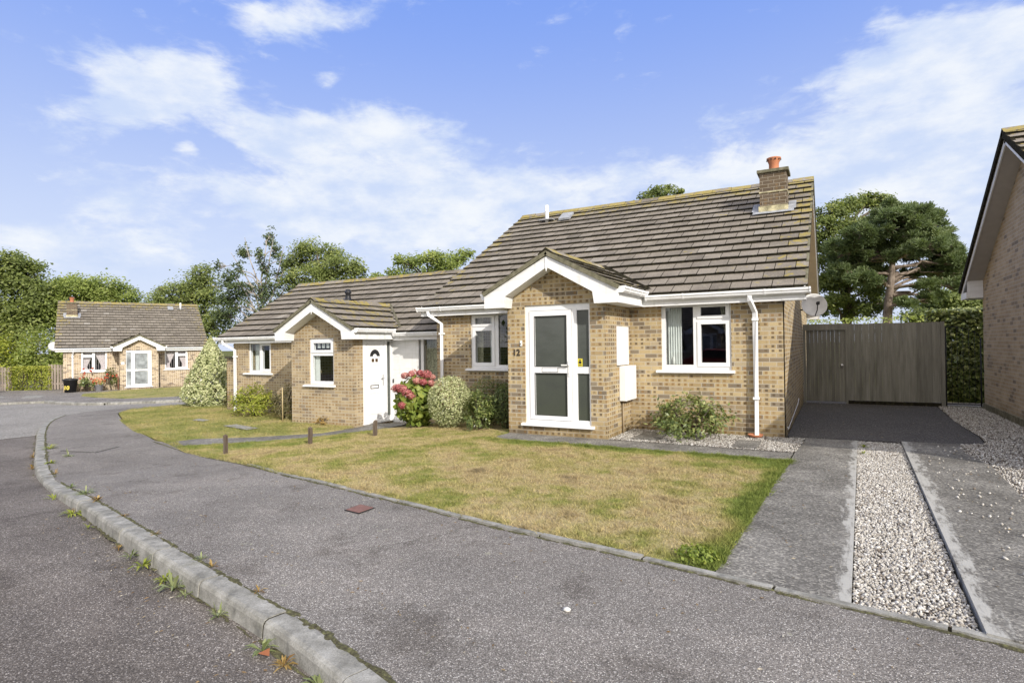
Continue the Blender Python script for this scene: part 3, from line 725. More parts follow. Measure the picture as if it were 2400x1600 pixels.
    ridge_caps(m, (xl, 6.154, 5.485), (xr, 6.154, 5.485), (0, 1, 0), lich=.5)
    for xx in (-2.9, 4.93):     # undercloak strip under the verge tiles
        for y0, dy in ((1.118, 1), (11.19, -1)):
            p = np.array((X(xx), y0, 2.528-.035)); d = np.array((0, dy*math.cos(TH), math.sin(TH))); n = np.array((0, -dy*math.sin(TH), math.cos(TH)))
            m.prism([p-n*.062, p+n*.01, p+n*.01+d*Ls, p-n*.062+d*Ls], (s*(-.05 if xx > 0 else .05), 0, 0), 2)
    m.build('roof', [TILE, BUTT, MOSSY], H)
    # verge bargeboards and soffits on both gables
    for xx, sg in ((4.93, 1), (-2.9, -1)):
        bb, ss = MB(), MB()
        for y0, dy in ((1.118, 1), (11.19, -1)):
            p = np.array((X(xx)-s*sg*.03, y0+dy*.02, 2.528-.10)); d = np.array((0, dy*math.cos(TH), math.sin(TH))); n = np.array((0, -dy*math.sin(TH), math.cos(TH)))
            bb.prism([p-n*.15, p, p+d*(Ls-.02), p-n*.15+d*(Ls-.02)], (-s*sg*.02, 0, 0))
            p2 = p-n*.135; p2[0] = X(xx)-s*sg*.051
            q = p2.copy(); q[0] = X(4.55 if sg > 0 else -2.603)
            ss.add([p2, q, q+d*(Ls-.05), p2+d*(Ls-.05)], [(0, 1, 2, 3)])
            y1 = y0+dy*.22; xa, xb = X(xx)-s*sg*.052, X(4.548 if sg > 0 else -2.601)
            bb.box(xa, xb, y0+dy*.01, y1, 2.30, 2.32); bb.box(X(xx)-s*sg*.03, xa, y0+dy*.005, y1+dy*.06, 2.295, 2.52)
            bb.box(xa-s*sg*.001, xb, y1+dy*.035, y1+dy*.05, 2.296, 2.62)
        bb.build_split('bargeboard', FASCIA, H); ss.build_split('soffit', SOFFIT, H)
    # eaves
    fa = MB(); fa.box(X(-2.87), X(-.27), 1.135, 1.155, 2.29, 2.475); fa.box(X(2.19), X(4.90), 1.135, 1.155, 2.29, 2.475)
    fa.box(X(-2.87), X(4.9), 11.155, 11.175, 2.29, 2.475)
    fa.build_split('fascia', FASCIA, H)
    sf = MB(); sf.add([(X(-2.87), 1.155, 2.297), (X(0), 1.155, 2.297), (X(0), 1.337, 2.297), (X(-2.87), 1.337, 2.297)], [(0, 1, 2, 3)])
    sf.add([(X(1.908), 1.155, 2.297), (X(4.9), 1.155, 2.297), (X(4.9), 1.337, 2.297), (X(1.908), 1.337, 2.297)], [(0, 1, 2, 3)]); sf.build_split('soffit', FASCIA, H)
    gutter(H, 'x', X(2.3), X(4.965), 1.134, 2.388); gutter(H, 'x', X(-2.93), X(-.36), 1.134, 2.388)
    downpipe(H, [(X(4.06), 1.08, 2.40), (X(4.06), 1.08, 2.32), (X(4.12), 1.27, 2.12), (X(4.12), 1.27, gz+.03)], [(X(4.12), 1.27, 2.0), (X(4.12), 1.27, .66)])
    downpipe(H, [(X(-2.64), 1.08, 2.40), (X(-2.64), 1.08, 2.32), (X(-2.42), 1.27, 2.12), (X(-2.42), 1.27, gz-.18)], [(X(-2.42), 1.27, 1.9)])
    porch_roof(H, 0.0, 1.30, -.33, 2.7, 2.597, 3.262, .954, 2.295, 1.134, 1.10)
    # lead valley strips
    va = MB()
    for sg in (-1, 1):
        pts = []
        for q in np.linspace(0, 1, 8):
            xo = 1.30*(1-q); zt = 2.597+(3.262-2.597)*q; yy = 1.118+(zt-2.528)/math.tan(TH)
            pts.append((sg*xo, yy, zt))
        for i in range(7):
            a, b = pts[i], pts[i+1]
            va.add([(a[0]-sg*.02, a[1]+.05, a[2]+.022), (a[0]+sg*.11, a[1]+.0, a[2]-.018+.045), (b[0]+sg*.11, b[1]+.0, b[2]-.018+.045), (b[0]-sg*.02, b[1]+.05, b[2]+.022)], [(0, 1, 2, 3)])
    va.build_split('valley', BUTT, H)
    ch = sorted((X(3.92), X(4.45)))
    chimney(H, ch[0], ch[1], 4.3, 4.85, 4.41, 5.34, (X(4.19), 4.575))
    v = MB().tube([(X(-1.77), 5.5, 5.0), (X(-1.77), 5.5, 5.56)], .055, 14).build('vent_pipe', METALW, H)
    MB().lathe([(.064, 0), (.064, .03)], (X(-1.77), 5.5, 5.36), 14).build('collar', METALW, v)
    MB().box(X(-1.95), X(-1.55), 5.36, 5.55, 5.13, 5.15).build('flashing', LEAD, v)
    tv = MB(); q = [(X(-1.33), 5.32, 5.05), (X(-1.0), 5.32, 5.05), (X(-1.0), 5.62, 5.26), (X(-1.33), 5.62, 5.26)]
    tv.prism(q, (0, -.02, .05)).build('roof_vent', LEAD, H)
    # service boxes, bell, number
    if s == 1:
        b = MB(); pbox(b, SP, .53, 1.16, -.03, .0, 1.235, 1.93); b.build('meter_box', UPVC, H, bevel=.006)
        b = MB(); pbox(b, SP, .66, 1.28, -.13, .0, .59, 1.215); b.build('meter_box', UPVC, H, bevel=.012)
        MB().tube([SP(.77, -.03, .6), SP(.77, -.03, -.1)], .018, 8).build('service_pipe', plain('tan_pipe', (.30, .235, .15), .6), H)
        b = MB(); pbox(b, FP, .262, .305, -.022, 0, 1.60, 1.70); bl = b.build('doorbell', METALW, H, bevel=.006)
        MB().lathe([(.012, -.006), (.012, .006), (0, .008)], (X(.283), -.022, 1.64), 10).build('bell_push', BLACKP, bl)
        text_part('12', .16, plain('dark_bronze', (.05, .04, .03), .5), H, (X(.10), -.008, 1.43), (R(90), 0, 0))
        st = MB(); pbox(st, FP, 1.372, 1.455, .05, .056, 1.235, 1.37); sk = st.build('yellow_sticker', plain('sticker_yellow', (.68, .58, .06), .6), fr)
        st = MB(); pbox(st, FP, 1.39, 1.437, .044, .049, 1.285, 1.325); pbox(st, FP, 1.40, 1.427, .044, .049, 1.335, 1.352); pbox(st, FP, 1.385, 1.442, .044, .049, 1.252, 1.262); st.build_split('sticker_mark', BLACKP, fr)
        MB().tube([SR(1.9, -.008, .12), SR(1.95, -.008, .06), SR(5.2, -.008, .22), SR(5.6, -.008, .30)], .009, 6).build('cable', UPVC, H)
        # satellite dish on the gable wall
        d = MB().tube([SR(7.2, 0, 2.42), SR(7.2, -.16, 2.42), SR(7.12, -.24, 2.46)], .02, 8).build('dish_bracket', IRON, H)
        prof = [(0, 0), (.1, .008), (.2, .032), (.28, .062), (.30, .074), (.30, .08), (.28, .07), (.2, .04), (.1, .016), (0, .008)]
        dm = MB().lathe(prof, (0, 0, 0), 28); aim = Vector((.28, -.92, .27)).to_track_quat('Z', 'Y'); o = dm.build('satellite_dish', plain('dish_grey', (.62, .62, .62), .5), H)
        o.rotation_euler = aim.to_euler(); o.location = (X(4.547)+.30, 7.02, 2.50)
        arm = MB().tube([(0, -.28, .06), (0, -.2, .26), (0, -.06, .36)], .012, 6).box(-.03, .03, -.09, -.03, .33, .42).build('dish_arm', IRON, o)
    else:
        b = MB(); pbox(b, FP, 1.69, 1.85, -.015, 0, 1.52, 1.66); pl = b.build('number_plate', UPVC, H)
        mk = MB(); [pbox(mk, FP, 1.72+.035*i, 1.735+.035*i, -.017, -.0155, 1.56, 1.63) for i in range(3)]; mk.build_split('plate_mark', LEAD, pl)
        o = MB().lathe([(0, 0), (.15, .02), (.28, .06), (.30, .07), (.15, .03), (0, .01)], (0, 0, 0), 22).build('satellite_dish', plain('far_dish_grey', (.6, .6, .6), .5), H)
        o.rotation_euler = Vector((.2, -.9, .3)).to_track_quat('Z', 'Y').to_euler(); o.location = (X(5.02), 3.2, 2.6)
        MB().tube([(X(4.547), 3.35, 2.55), (X(4.9), 3.35, 2.55), (X(5.0), 3.22, 2.6)], .02, 6).build('dish_bracket', IRON, H)
        MB().tube([(X(1.98), .5, -.2), (X(1.98), .5, .85)], .03, 8).build('service_pipe', plain('rusty_pipe', (.17, .08, .05), .8), H)
    return H

def neighbour():
    """the attached bungalow on the left: porch with a window and a door in its flank"""
    H = thing('bungalow', 'lower attached brick bungalow with a white panelled door in its porch flank', 'house', (-5.63, .75, -.463))
    FM, FP, SP = Frame('front', 1.338), Frame('front', 0.0), Frame('side', 1.06)
    SL = Frame('side', -5.2)
    mw = MB()
    wall(mw, FM, -5.2, -.9, -.4, 2.33, [(-4.52, -3.52, 1.37, 2.275)])
    wall(mw, FM, 1.06, 3.05, -.4, 2.33, [(1.06, 2.6, .45, 2.30)])
    for xx, th in ((-5.2, .25), (3.04, -.2)):
        mw.prism([(xx, 1.34, -.4), (xx, 7.16, -.4), (xx, 7.16, 2.42), (xx, 4.25, 4.2), (xx, 1.34, 2.42)], (th, 0, 0))
    mw.build_split('wall', BRICK_GREY, H)
    mp = MB()
    wall(mp, FP, -1.06, 1.06, -.5, 2.34, [(-.43, .40, 1.19, 2.315)])
    mp.prism([(-1.06, .002, 2.34), (1.06, .002, 2.34), (1.06, .002, 2.52), (0, .002, 3.04), (-1.06, .002, 2.52)], (0, .2, 0))
    mp.box(-1.06, -.82, .25, 1.335, -.5, 2.5)
    mp.box(.83, 1.06, .25, .29, -.5, 2.5); mp.box(.83, 1.06, .29, 1.335, -.5, .26)
    mp.build('porch_wall', BRICK_GREY, H)
    rm = MB()
    for q in ([(-4.9, 5, -.1), (2.8, 5, -.1), (2.8, 5, 2.4), (-4.9, 5, 2.4)], [(-4.9, 1.6, 2.38), (2.8, 1.6, 2.38), (2.8, 5, 2.38), (-4.9, 5, 2.38)], [(-1.0, 1.7, -.2), (1.0, 1.7, -.2), (1.0, 1.7, 2.45), (-1.0, 1.7, 2.45)], [(-1, .3, 2.36), (1, .3, 2.36), (1, 1.7, 2.36), (-1, 1.7, 2.36)], [(-4.9, 1.6, 0), (2.8, 1.6, 0), (2.8, 5, 0), (-4.9, 5, 0)]):
        rm.add(q, [(0, 1, 2, 3)])
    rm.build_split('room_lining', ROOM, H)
    w = window(H, FM, -4.52, -3.52, 1.37, 2.275, [(-4.45, -4.05, 1.44, 2.22), (-3.93, -3.59, 1.48, 2.17)], [(-3.98, -3.54, 1.42, 2.22)], sill=(-4.69, -3.44, 1.315, .075))
    curtain(FM, w, -4.46, -4.2, 1.4, 2.25, .2, CURTAIN)
    w = window(H, FP, -.43, .40, 1.19, 2.315, [(-.31, .29, 2.03, 2.20), (-.34, .35, 1.27, 1.89)], [(-.39, .37, 1.96, 2.27)], sill=(-.59, .46, 1.135, .075))
    bl = MB()
    for i in range(4): pbox(bl, FP, -.26+i*.15, -.26+i*.15+.09, .12, .13, 2.08, 2.2)
    bl.build('blind', CURTAIN, w); pb = MB(); pbox(pb, FP, -.36, -.2, .13, .14, 1.2, 1.95); pb.build('curtain', CURTAIN, w)
    # panelled door in the flank, narrow side light
    ft = 2.30
    fr = MB(); wall(fr, SP, .29, 1.335, .27, ft, [(.36, 1.06, .33, 2.24), (1.14, 1.275, .36, 2.22)], -.01, .06); f = fr.build('door_frame', UPVC, H)
    g = MB(); g.add([SP(1.14, .02, .36), SP(1.275, .02, .36), SP(1.275, .02, 2.22), SP(1.14, .02, 2.22)], [(0, 1, 2, 3)]); g.build('side_light', OBSCURE, f)
    si = MB(); pbox(si, SP, .27, 1.42, -.05, .06, .225, .268); si.build('door_sill', UPVC, f)
    dl = MB(); wall(dl, SP, .365, 1.055, .335, 2.235, [], .005, .05)
    d = dl.build('door', UPVC, H)
    pn = MB()
    for (a, b, c, e) in ((.45, .97, 1.20, 1.67), (.45, .97, .45, .98)):
        wall(pn, SP, a, b, c, e, [(a+.025, b-.025, c+.025, e-.025)], -.004, .0045)
        for k in range(1, 3): pbox(pn, SP, a+(b-a)*k/3-.008, a+(b-a)*k/3+.008, -.002, .0045, c+.025, e-.025)
    wall(pn, SP, .45, .97, 2.05, 2.19, [(.475, .945, 2.075, 2.165)], -.004, .0045)
    pn.build_split('door_panel', FASCIA, d)
    fan = MB(); pts = []
    for k in range(13): a = math.pi*k/12; pts.append(SP(.71-.175*math.cos(a), -.003, 1.86+.165*math.sin(a)))
    for k in range(12, -1, -1): a = math.pi*k/12; pts.append(SP(.71-.07*math.cos(a), -.003, 1.86+.06*math.sin(a)))
    for k in range(12): fan.add([pts[k], pts[k+1], pts[24-k], pts[25-k]], [(0, 1, 2, 3)])
    fan.build('fanlight', BLACKP, d)
    sq = MB(); pbox(sq, SP, .60, .68, -.004, .004, 1.72, 1.80); pbox(sq, SP, .73, .81, -.004, .004, 1.72, 1.80); sq.build_split('small_light', plain('amber_glass', (.08, .045, .015), .2), d)
    lb = MB(); wall(lb, SP, .55, .84, 1.07, 1.16, [(.565, .825, 1.085, 1.145)], -.004, .0045); lb.build('letterbox', BLACKP, d)
    hd = MB(); pbox(hd, SP, .985, 1.015, -.006, .004, 1.12, 1.40); pbox(hd, SP, .90, 1.0, -.05, -.035, 1.3, 1.325); hd.build('handle', CHROME, d)
    # white panel and tall window between door and party wall
    pa = MB(); pbox(pa, FM, 1.075, 1.92, -.01, .05, .1, 2.29); pa.build('infill_panel', FASCIA, H)
    kn = MB(); pbox(kn, FM, 1.10, 1.125, -.03, -.011, 1.17, 1.27); kn.build('hasp', BLACKP, H)
    w = window(H, FM, 1.95, 2.62, .5, 2.29, [(2.04, 2.5, .6, 2.25)], [], None)
    curtain(FM, w, 2.0, 2.55, .5, 2.28, .16, FLORAL)
    st = MB(); pbox(st, FM, 1.10, 2.2, -.75, -.02, -.2, .18); pbox(st, FM, 1.3, 2.5, -1.05, -.76, -.2, .02); st.build('door_step', MOSSY, H)
    # roof
    m = MB(); ez, er = 2.47, 4.33; th = math.atan2(er-ez, 4.25-1.118); Ls = (4.25-1.118)/math.cos(th); xl, xr = -5.67, 3.02
    def lich(l, q): return max(.40*max(0, (q-Ls+.9)/.9), .38*max(0, 1-l/.9)*(.4+.6*q/Ls))+.07
    tile_slope(m, (xl, 1.118, ez), (1, 0, 0), (0, math.cos(th), math.sin(th)), xr-xl, Ls, lich=lich)
    tile_slope(m, (xl, 7.382, ez), (1, 0, 0), (0, -math.cos(th), math.sin(th)), xr-xl, Ls, lich=lich)
    ridge_caps(m, (xl, 4.25, er-.018), (xr, 4.25, er-.018), (0, 1, 0), th, lich=.4)
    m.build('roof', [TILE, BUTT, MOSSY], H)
    bb, ss = MB(), MB()
    for y0, dy in ((1.118, 1), (7.382, -1)):
        p = np.array((xl+.03, y0+dy*.02, ez-.10)); d = np.array((0, dy*math.cos(th), math.sin(th))); n = np.array((0, -dy*math.sin(th), math.cos(th)))
        bb.prism([p-n*.15, p, p+d*Ls, p-n*.15+d*Ls], (.02, 0, 0)); p2 = p-n*.135; p2[0] = xl+.051; q = p2.copy(); q[0] = -5.202
        ss.add([p2, q, q+d*Ls, p2+d*Ls], [(0, 1, 2, 3)])
    bb.build_split('bargeboard', FASCIA, H); ss.build_split('soffit', SOFFIT, H)
    fa = MB(); fa.box(-5.64, -1.3, 1.135, 1.155, 2.25, 2.42); fa.box(1.28, 2.99, 1.135, 1.155, 2.25, 2.42); fa.build_split('fascia', FASCIA, H)
    sf = MB(); sf.box(-5.64, -1.06, 1.156, 1.336, 2.255, 2.265); sf.box(1.06, 2.99, 1.156, 1.336, 2.303, 2.313); sf.build_split('soffit', FASCIA, H)
    gutter(H, 'x', -5.72, -1.36, 1.134, 2.335); gutter(H, 'x', 1.36, 2.98, 1.134, 2.335)
    downpipe(H, [(-5.35, 1.08, 2.34), (-5.35, 1.08, 2.26), (-5.05, 1.27, 2.05), (-5.05, 1.27, .1), (-5.05, 1.2, .02)], [(-5.05, 1.27, 1.85)])
    porch_roof(H, 0.0, 1.33, -.33, 3.0, 2.56, 3.26, 1.06, 2.27, 1.134, 1.08)
    va = MB()
    for sg in (-1, 1):
        pts = []
        for q in np.linspace(0, 1, 8):
            zt = 2.56+.70*q; pts.append((sg*1.33*(1-q), 1.118+(zt-ez)/math.tan(th), zt))
        for i in range(7):
            a, b = pts[i], pts[i+1]
            va.add([(a[0]-sg*.02, a[1]+.05, a[2]+.025), (a[0]+sg*.10, a[1], a[2]+.03), (b[0]+sg*.10, b[1], b[2]+.03), (b[0]-sg*.02, b[1]+.05, b[2]+.025)], [(0, 1, 2, 3)])
    va.build_split('valley', MOSSY, H)
    fx, fy, fz = -7.55+5.63, 3.6-.75, 3.04+.463
    fl = MB().lathe([(.11, -.1), (.11, .03), (.085, .05), (.075, .2), (.10, .22), (.10, .25), (.075, .27), (.07, .33), (0, .34)], (fx, fy, fz), 16).build('flue_vent', BLACKP, H)
    return H

def right_house():
    H = thing('bungalow', 'brown brick gable end in shade at the right edge, white bargeboard and grey soffit', 'house', (8.3, 3.83, 0))
    yr, zr = 0.0, 5.32; pr = R(29.8); yf, ye = -5.33, 4.36
    zl = lambda y: zr-abs(y)*math.tan(pr)
    mw = MB(); y0, y1 = -4.7, 3.77
    mw.prism([(0, y0, -.3), (0, y1, -.3), (0, y1, zl(y1)-.22), (0, 0, zr-.2), (0, y0, zl(y0)-.22)], (.25, 0, 0))
    mw.box(.25, 9, y1-.25, y1-.002, -.3, 2.6); mw.box(.25, 9, y0+.002, y0+.25, -.3, 2.2)
    mw.build_split('wall', BRICK_SHADE, H)
    MB().box(-.03, .2, y0-.02, y1+.02, -.2, .14).build('plinth', MOSSY, H)
    m = MB()
    for sg, ft in ((-1, yf), (1, ye)):
        Ls = abs(ft)/math.cos(pr)
        tile_slope(m, (-.35, ft, zl(ft)), (1, 0, 0), (0, -sg*math.cos(pr), math.sin(pr)), 9.5, Ls, lich=lambda l, q: .42*max(0, 1-l/1.2)+.35*(q > Ls-.5))
        p = np.array((-.36, ft, zl(ft)-.03)); d = np.array((0, -sg*math.cos(pr), math.sin(pr))); n = np.array((0, sg*math.sin(pr), math.cos(pr)))
        m.prism([p-n*.1, p+n*.01, p+n*.01+d*Ls, p-n*.1+d*Ls], (.06, 0, 0), 1)
    ridge_caps(m, (-.36, 0, zr-.02), (9, 0, zr-.02), (0, 1, 0), pr, lich=.65)
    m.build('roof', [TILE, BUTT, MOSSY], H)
    bb, ss = MB(), MB()
    for sg, ft in ((-1, yf), (1, ye)):
        Ls = abs(ft)/math.cos(pr)
        p = np.array((-.315, ft-sg*.03, zl(ft)-.10)); d = np.array((0, -sg*math.cos(pr), math.sin(pr))); n = np.array((0, sg*math.sin(pr), math.cos(pr)))
        bb.prism([p-n*.13, p, p+d*(Ls-.03), p-n*.13+d*(Ls-.03)], (.022, 0, 0))
        p2 = p-n*.115; p2[0] = -.293; q = p2.copy(); q[0] = -.001
        ss.add([p2, q, q+d*(Ls-.05), p2+d*(Ls-.05)], [(0, 1, 2, 3)])
        yw = (y0 if sg < 0 else y1); zf = zl(ft)-.32
        a = yw-sg*.06
        bb.box(-.292, -.002, a-sg*.02, a, zf+.06, zl(yw)-.15); bb.box(-.292, -.002, a, ft-sg*.05, zf+.06, zf+.08)
        bb.box(-.316, -.2925, a-sg*.03, ft-sg*.03, zf+.05, zl(ft)-.12+abs(ft-a)*.0)
    bb.build_split('bargeboard', FASCIA, H); ss.build_split('soffit', RSOFFIT, H)
    fa = MB(); fa.box(-.29, 9, ye-.05, ye-.03, zl(ye)-.27, zl(ye)-.07); fa.box(-.29, 9, yf+.03, yf+.05, zl(yf)-.27, zl(yf)-.07); fa.build_split('fascia', FASCIA, H)
    return H

MAIN = bungalow('bungalow', 'main buff brick bungalow numbered 12 with a tall white glazed porch door', (.954, 0, 0), 0, 1, '12')
NEIGH = neighbour()
FAR = bungalow('bungalow', 'small distant brick bungalow at far left with tied back curtains', (-30.39, 9.885, -.70), 1.131, -1, '10', gz=0.0)
RIGHT = right_house()
# ------------------------------------------------------------------ ground
def slab(name, poly, mat, h=0.0, th=.16, step=1.0, kind='structure', edgefn=None, zf=zg, skirtmat=None):
    bm = bmesh.new()
    bm.faces.new([bm.verts.new((x, y, 0)) for x, y in poly])
    xs = [p[0] for p in poly]; ys = [p[1] for p in poly]
    cuts = [(x, 0) for x in np.arange(math.floor(min(xs)), max(xs), step)]
    if edgefn: cuts += [(y, 1) for y in np.arange(math.floor(min(ys)), max(ys), step)]
    bmesh.ops.triangulate(bm, faces=bm.faces[:])
    for c, ax in cuts:
        bmesh.ops.bisect_plane(bm, geom=bm.verts[:]+bm.edges[:]+bm.faces[:], plane_co=(c, 0, 0) if ax == 0 else (0, c, 0), plane_no=(1, 0, 0) if ax == 0 else (0, 1, 0), dist=1e-5)
    for f in bm.faces:
        if f.normal.z < 0: f.normal_flip()
    for v in bm.verts: v.co.z = zf(v.co.x)+h
    bm.normal_update()
    be = [e for e in bm.edges if e.is_boundary]
    r = bmesh.ops.extrude_edge_only(bm, edges=be)
    for g in r['geom']:
        if isinstance(g, bmesh.types.BMVert): g.co.z -= th
        if isinstance(g, bmesh.types.BMFace) and skirtmat: g.material_index = 1
    me = bpy.data.meshes.new(name); bm.to_mesh(me); bm.free()
    me.materials.append(mat)
    if skirtmat: me.materials.append(skirtmat)
    if edgefn:
        a = me.attributes.new('edge', 'FLOAT', 'POINT')
        a.data.foreach_set('value', [edgefn(v.co.x, v.co.y) for v in me.vertices])
    o = bpy.data.objects.new(name, me); COL.objects.link(o)
    if kind: o['kind'] = kind
    return o
def in_poly(P, poly):
    x, y = P[:, 0], P[:, 1]; c = np.zeros(len(P), bool); n = len(poly)
    for i in range(n):
        x1, y1 = poly[i]; x2, y2 = poly[(i+1) % n]
        if y1 == y2: continue
        c ^= ((y1 > y) != (y2 > y)) & (x < (x2-x1)*(y-y1)/(y2-y1)+x1)
    return c
def scatter(poly, n, dens=None):
    p = np.array(poly); lo, hi = p.min(0), p.max(0); out = np.zeros((0, 2))
    while len(out) < n:
        q = rng.random((n*2, 2))*(hi-lo)+lo
        if dens is not None: q = q[rng.random(len(q)) < dens(q)]
        out = np.vstack([out, q[in_poly(q, poly)]])
    return out[:n]
ZG = lambda x: np.interp(x, KX, KZ)

# ground to the horizon: follows the slope near the street, level beyond
gm = MB(); gx = [-900, -300, -80, -32, -20, -12, -8, -4.5, -2, 0, 40, 300, 900]; gy = [-900, -60, 60, 900]
for y in gy:
    for x in gx: gm.v.append((x, y, zg(x)-.155))
for j in range(3):
    for i in range(len(gx)-1): a = j*len(gx)+i; gm.f.append((a, a+1, a+1+len(gx), a+len(gx))); gm.mi.append(0)
tag(gm.build('ground', GROUND), kind='structure')

KERBB = [(12.0, -9.9), (8.0, -8.62), (5.2, -7.82), (3.37, -7.24), (2.62, -7.02), (1.83, -6.86), (1.0, -6.69), (.15, -6.5), (-.7, -6.29), (-1.6, -6.05), (-2.6, -5.80), (-3.71, -5.5), (-5.06, -5.10), (-6.31, -4.66), (-7.99, -3.98), (-9.8, -3.25), (-11.49, -2.55), (-13.2, -1.78), (-14.71, -1.0), (-15.9, -.2), (-16.6, .8), (-16.75, 1.9), (-16.2, 3.3)]
GEDGE = [(-15.0, 4.6), (-15.4, 3.6), (-15.9, 2.4), (-15.6, 1.45), (-14.5, .62), (-11.97, -.55), (-8.85, -1.78), (-6.99, -2.46), (-6.5, -2.5), (-5.9, -2.72), (-5.0, -3.02), (-3.15, -3.5), (-1.35, -4.08), (.11, -4.45), (1.37, -4.66), (2.6, -4.91), (3.2, -4.99), (4.17, -5.12), (4.96, -5.25), (5.98, -5.40), (7.2, -5.72), (9, -6.25), (12, -7.2)]
slab('road', [(14, -26), (14, 2), (-13, 12), (-13, 30), (-60, 34), (-70, -30)], ROAD, h=-.105, th=.04, step=4)
slab('road', [(-11.5, -2.0), (-12.5, -8), (-16, -13), (-40, -18), (-60, 2), (-36, 8), (-26, 13), (-14, 13), (-15.2, 4.5), (-16, 1)], FARROAD, h=-.101, th=.002, step=4)
slab('pavement', KERBB+[(-15.0, 4.6)]+GEDGE[1:], PAVE, h=0.0, th=.1)
def resample(line, d):
    p = np.array(line, float); s = np.r_[0, np.cumsum(np.linalg.norm(np.diff(p, axis=0), axis=1))]
    # smooth by chaikin-like spline through points
    t = np.arange(0, s[-1], d); return np.c_[np.interp(t, s, p[:, 0]), np.interp(t, s, p[:, 1])]
def smooth_line(line, it=2):
    p = np.array(line, float)
    for _ in range(it):
        q = p[:-1]*.75+p[1:]*.25; r = p[:-1]*.25+p[1:]*.75
        p = np.vstack([p[:1], np.c_[q, r].reshape(-1, 2), p[-1:]])
    return p
def sweep(name, line, prof, mat, stone=.92, gap=.003, kind='structure', side=1, mossgap=True):
    """profile (offset from line, height) swept along ground line as separate stones"""
    p = resample(smooth_line(line), .02); s = np.arange(len(p))*.02; n = int(s[-1]/stone); mb = MB()
    for k in range(n):
        i0, i1 = int(k*stone/.02), int(((k+1)*stone-gap)/.02); idx = np.linspace(i0, min(i1, len(p)-1), 5).astype(int)
        dz = rng.normal(0, .003); dr = rng.normal(0, .003); V = []
        for i in idx:
            a, b = p[max(i-2, 0)], p[min(i+2, len(p)-1)]; d = (b-a)/np.linalg.norm(b-a); nn = np.array((-d[1], d[0]))*side
            for o, h in prof: V.append((p[i][0]+nn[0]*(o+dr), p[i][1]+nn[1]*(o+dr), zg(p[i][0])+h+dz))
        m = len(prof)
        F = [(j*m+q, j*m+q+1, (j+1)*m+q+1, (j+1)*m+q) for j in range(4) for q in range(m-1)]+[tuple(range(m)), tuple(range(5*m-1, 4*m-1, -1))]
        mb.add(V, F)
    V = []; m = len(prof); idx = np.arange(0, min(int(n*stone/.02), len(p)-1), 8); cen = np.mean(prof, 0)
    for i in idx:      # dark packed joints behind the stones
        a, b = p[max(i-2, 0)], p[min(i+2, len(p)-1)]; d = (b-a)/np.linalg.norm(b-a); nn = np.array((-d[1], d[0]))*side
        for o, h in prof:
            o, h = o+(.008 if o < cen[0] else -.008), h-.008; V.append((p[i][0]+nn[0]*o, p[i][1]+nn[1]*o, zg(p[i][0])+h))
    mb.add(V, [(j*m+q, j*m+q+1, (j+1)*m+q+1, (j+1)*m+q) for j in range(len(idx)-1) for q in range(m-1)], 1)
    o = mb.build(name, [mat, BUTT])
    if kind: o['kind'] = kind
    return o
# KERBB runs from the near right to the far left; the road lies on its left hand (side = +1 -> left normal)
sweep('kerb', KERBB[:-3], [(-.012, -.1), (-.012, .006), (.105, .006), (.126, -.004), (.138, -.026), (.15, -.16)], KERB, side=1)
sweep('concrete_edging', [(12, -7.2), (9, -6.25), (7.2, -5.72), (5.98, -5.40), (4.96, -5.25), (4.17, -5.12), (3.2, -4.99), (2.6, -4.91), (1.37, -4.66), (.11, -4.45), (-1.35, -4.08), (-2.6, -3.68)], [(-.03, -.05), (-.03, .016), (.03, .016), (.03, -.05)], KERB, side=1)
# moss and soil that has gathered in the joints beside kerb and edging
@material('moss_soil')
def _(t):
    p = t.pos(); n = t.noise(p, 35, 5, .7)
    t.out(t.pbr(t.ramp(n, [(.3, (.055, .048, .035)), (.5, (.10, .095, .055)), (.65, (.17, .17, .08)), (.8, (.30, .28, .19))]), .95, .05, t.bump(n, .8, .02)))
def moss(line, off, w0, w1, n, side=1, dz=0.0):
    p = resample(smooth_line(line), .012); V = []; F = []; k = 0
    for i in range(n):
        j = int(rng.integers(3, len(p)-4)); a, b = p[j-2], p[j+2]; d = (b-a)/np.linalg.norm(b-a); nn = np.array((-d[1], d[0]))*side; c = p[j]+nn*(off+rng.normal(0, .008)); L = rng.uniform(.02, .09); W = rng.uniform(w0, w1)*.5; m = 7; z = zg(c[0])+dz
        ring = []
        for q in range(m):
            g = 2*math.pi*q/m; r = 1+rng.normal(0, .25); ring.append((c[0]+d[0]*math.cos(g)*L*r+nn[0]*math.sin(g)*W*r, c[1]+d[1]*math.cos(g)*L*r+nn[1]*math.sin(g)*W*r, z+.0025))
        V += [(c[0], c[1], z+rng.uniform(.006, .014))]+ring; F += [(k, k+1+q, k+1+(q+1) % m) for q in range(m)]; k += m+1
    o = np_mesh('moss', np.array(V), np.array(F), MATS['moss_soil']); o['kind'] = 'stuff'
moss(KERBB[:-3], -.022, .012, .045, 900)
moss([(9, -6.25), (7.2, -5.72), (5.98, -5.40), (4.96, -5.25), (4.17, -5.12), (3.2, -4.99), (2.6, -4.91), (1.37, -4.66), (.11, -4.45), (-1.35, -4.08), (-3.15, -3.5), (-6.9, -2.5)], .045, .01, .035, 420)
moss(KERBB[1:-3], .165, .01, .04, 200, dz=-.104)
slab('path', [(.12, -.72), (4.72, -.69), (4.75, -.05), (1.95, -.02), (.02, -.02), (.0, -.4)], DRIVE, h=.004, th=.03, edgefn=lambda x, y: .15, step=.5)
def dedge(x, y):
    return max(0, 1-abs((5.37+.034*(y+5.2))-x)/.22)*.95
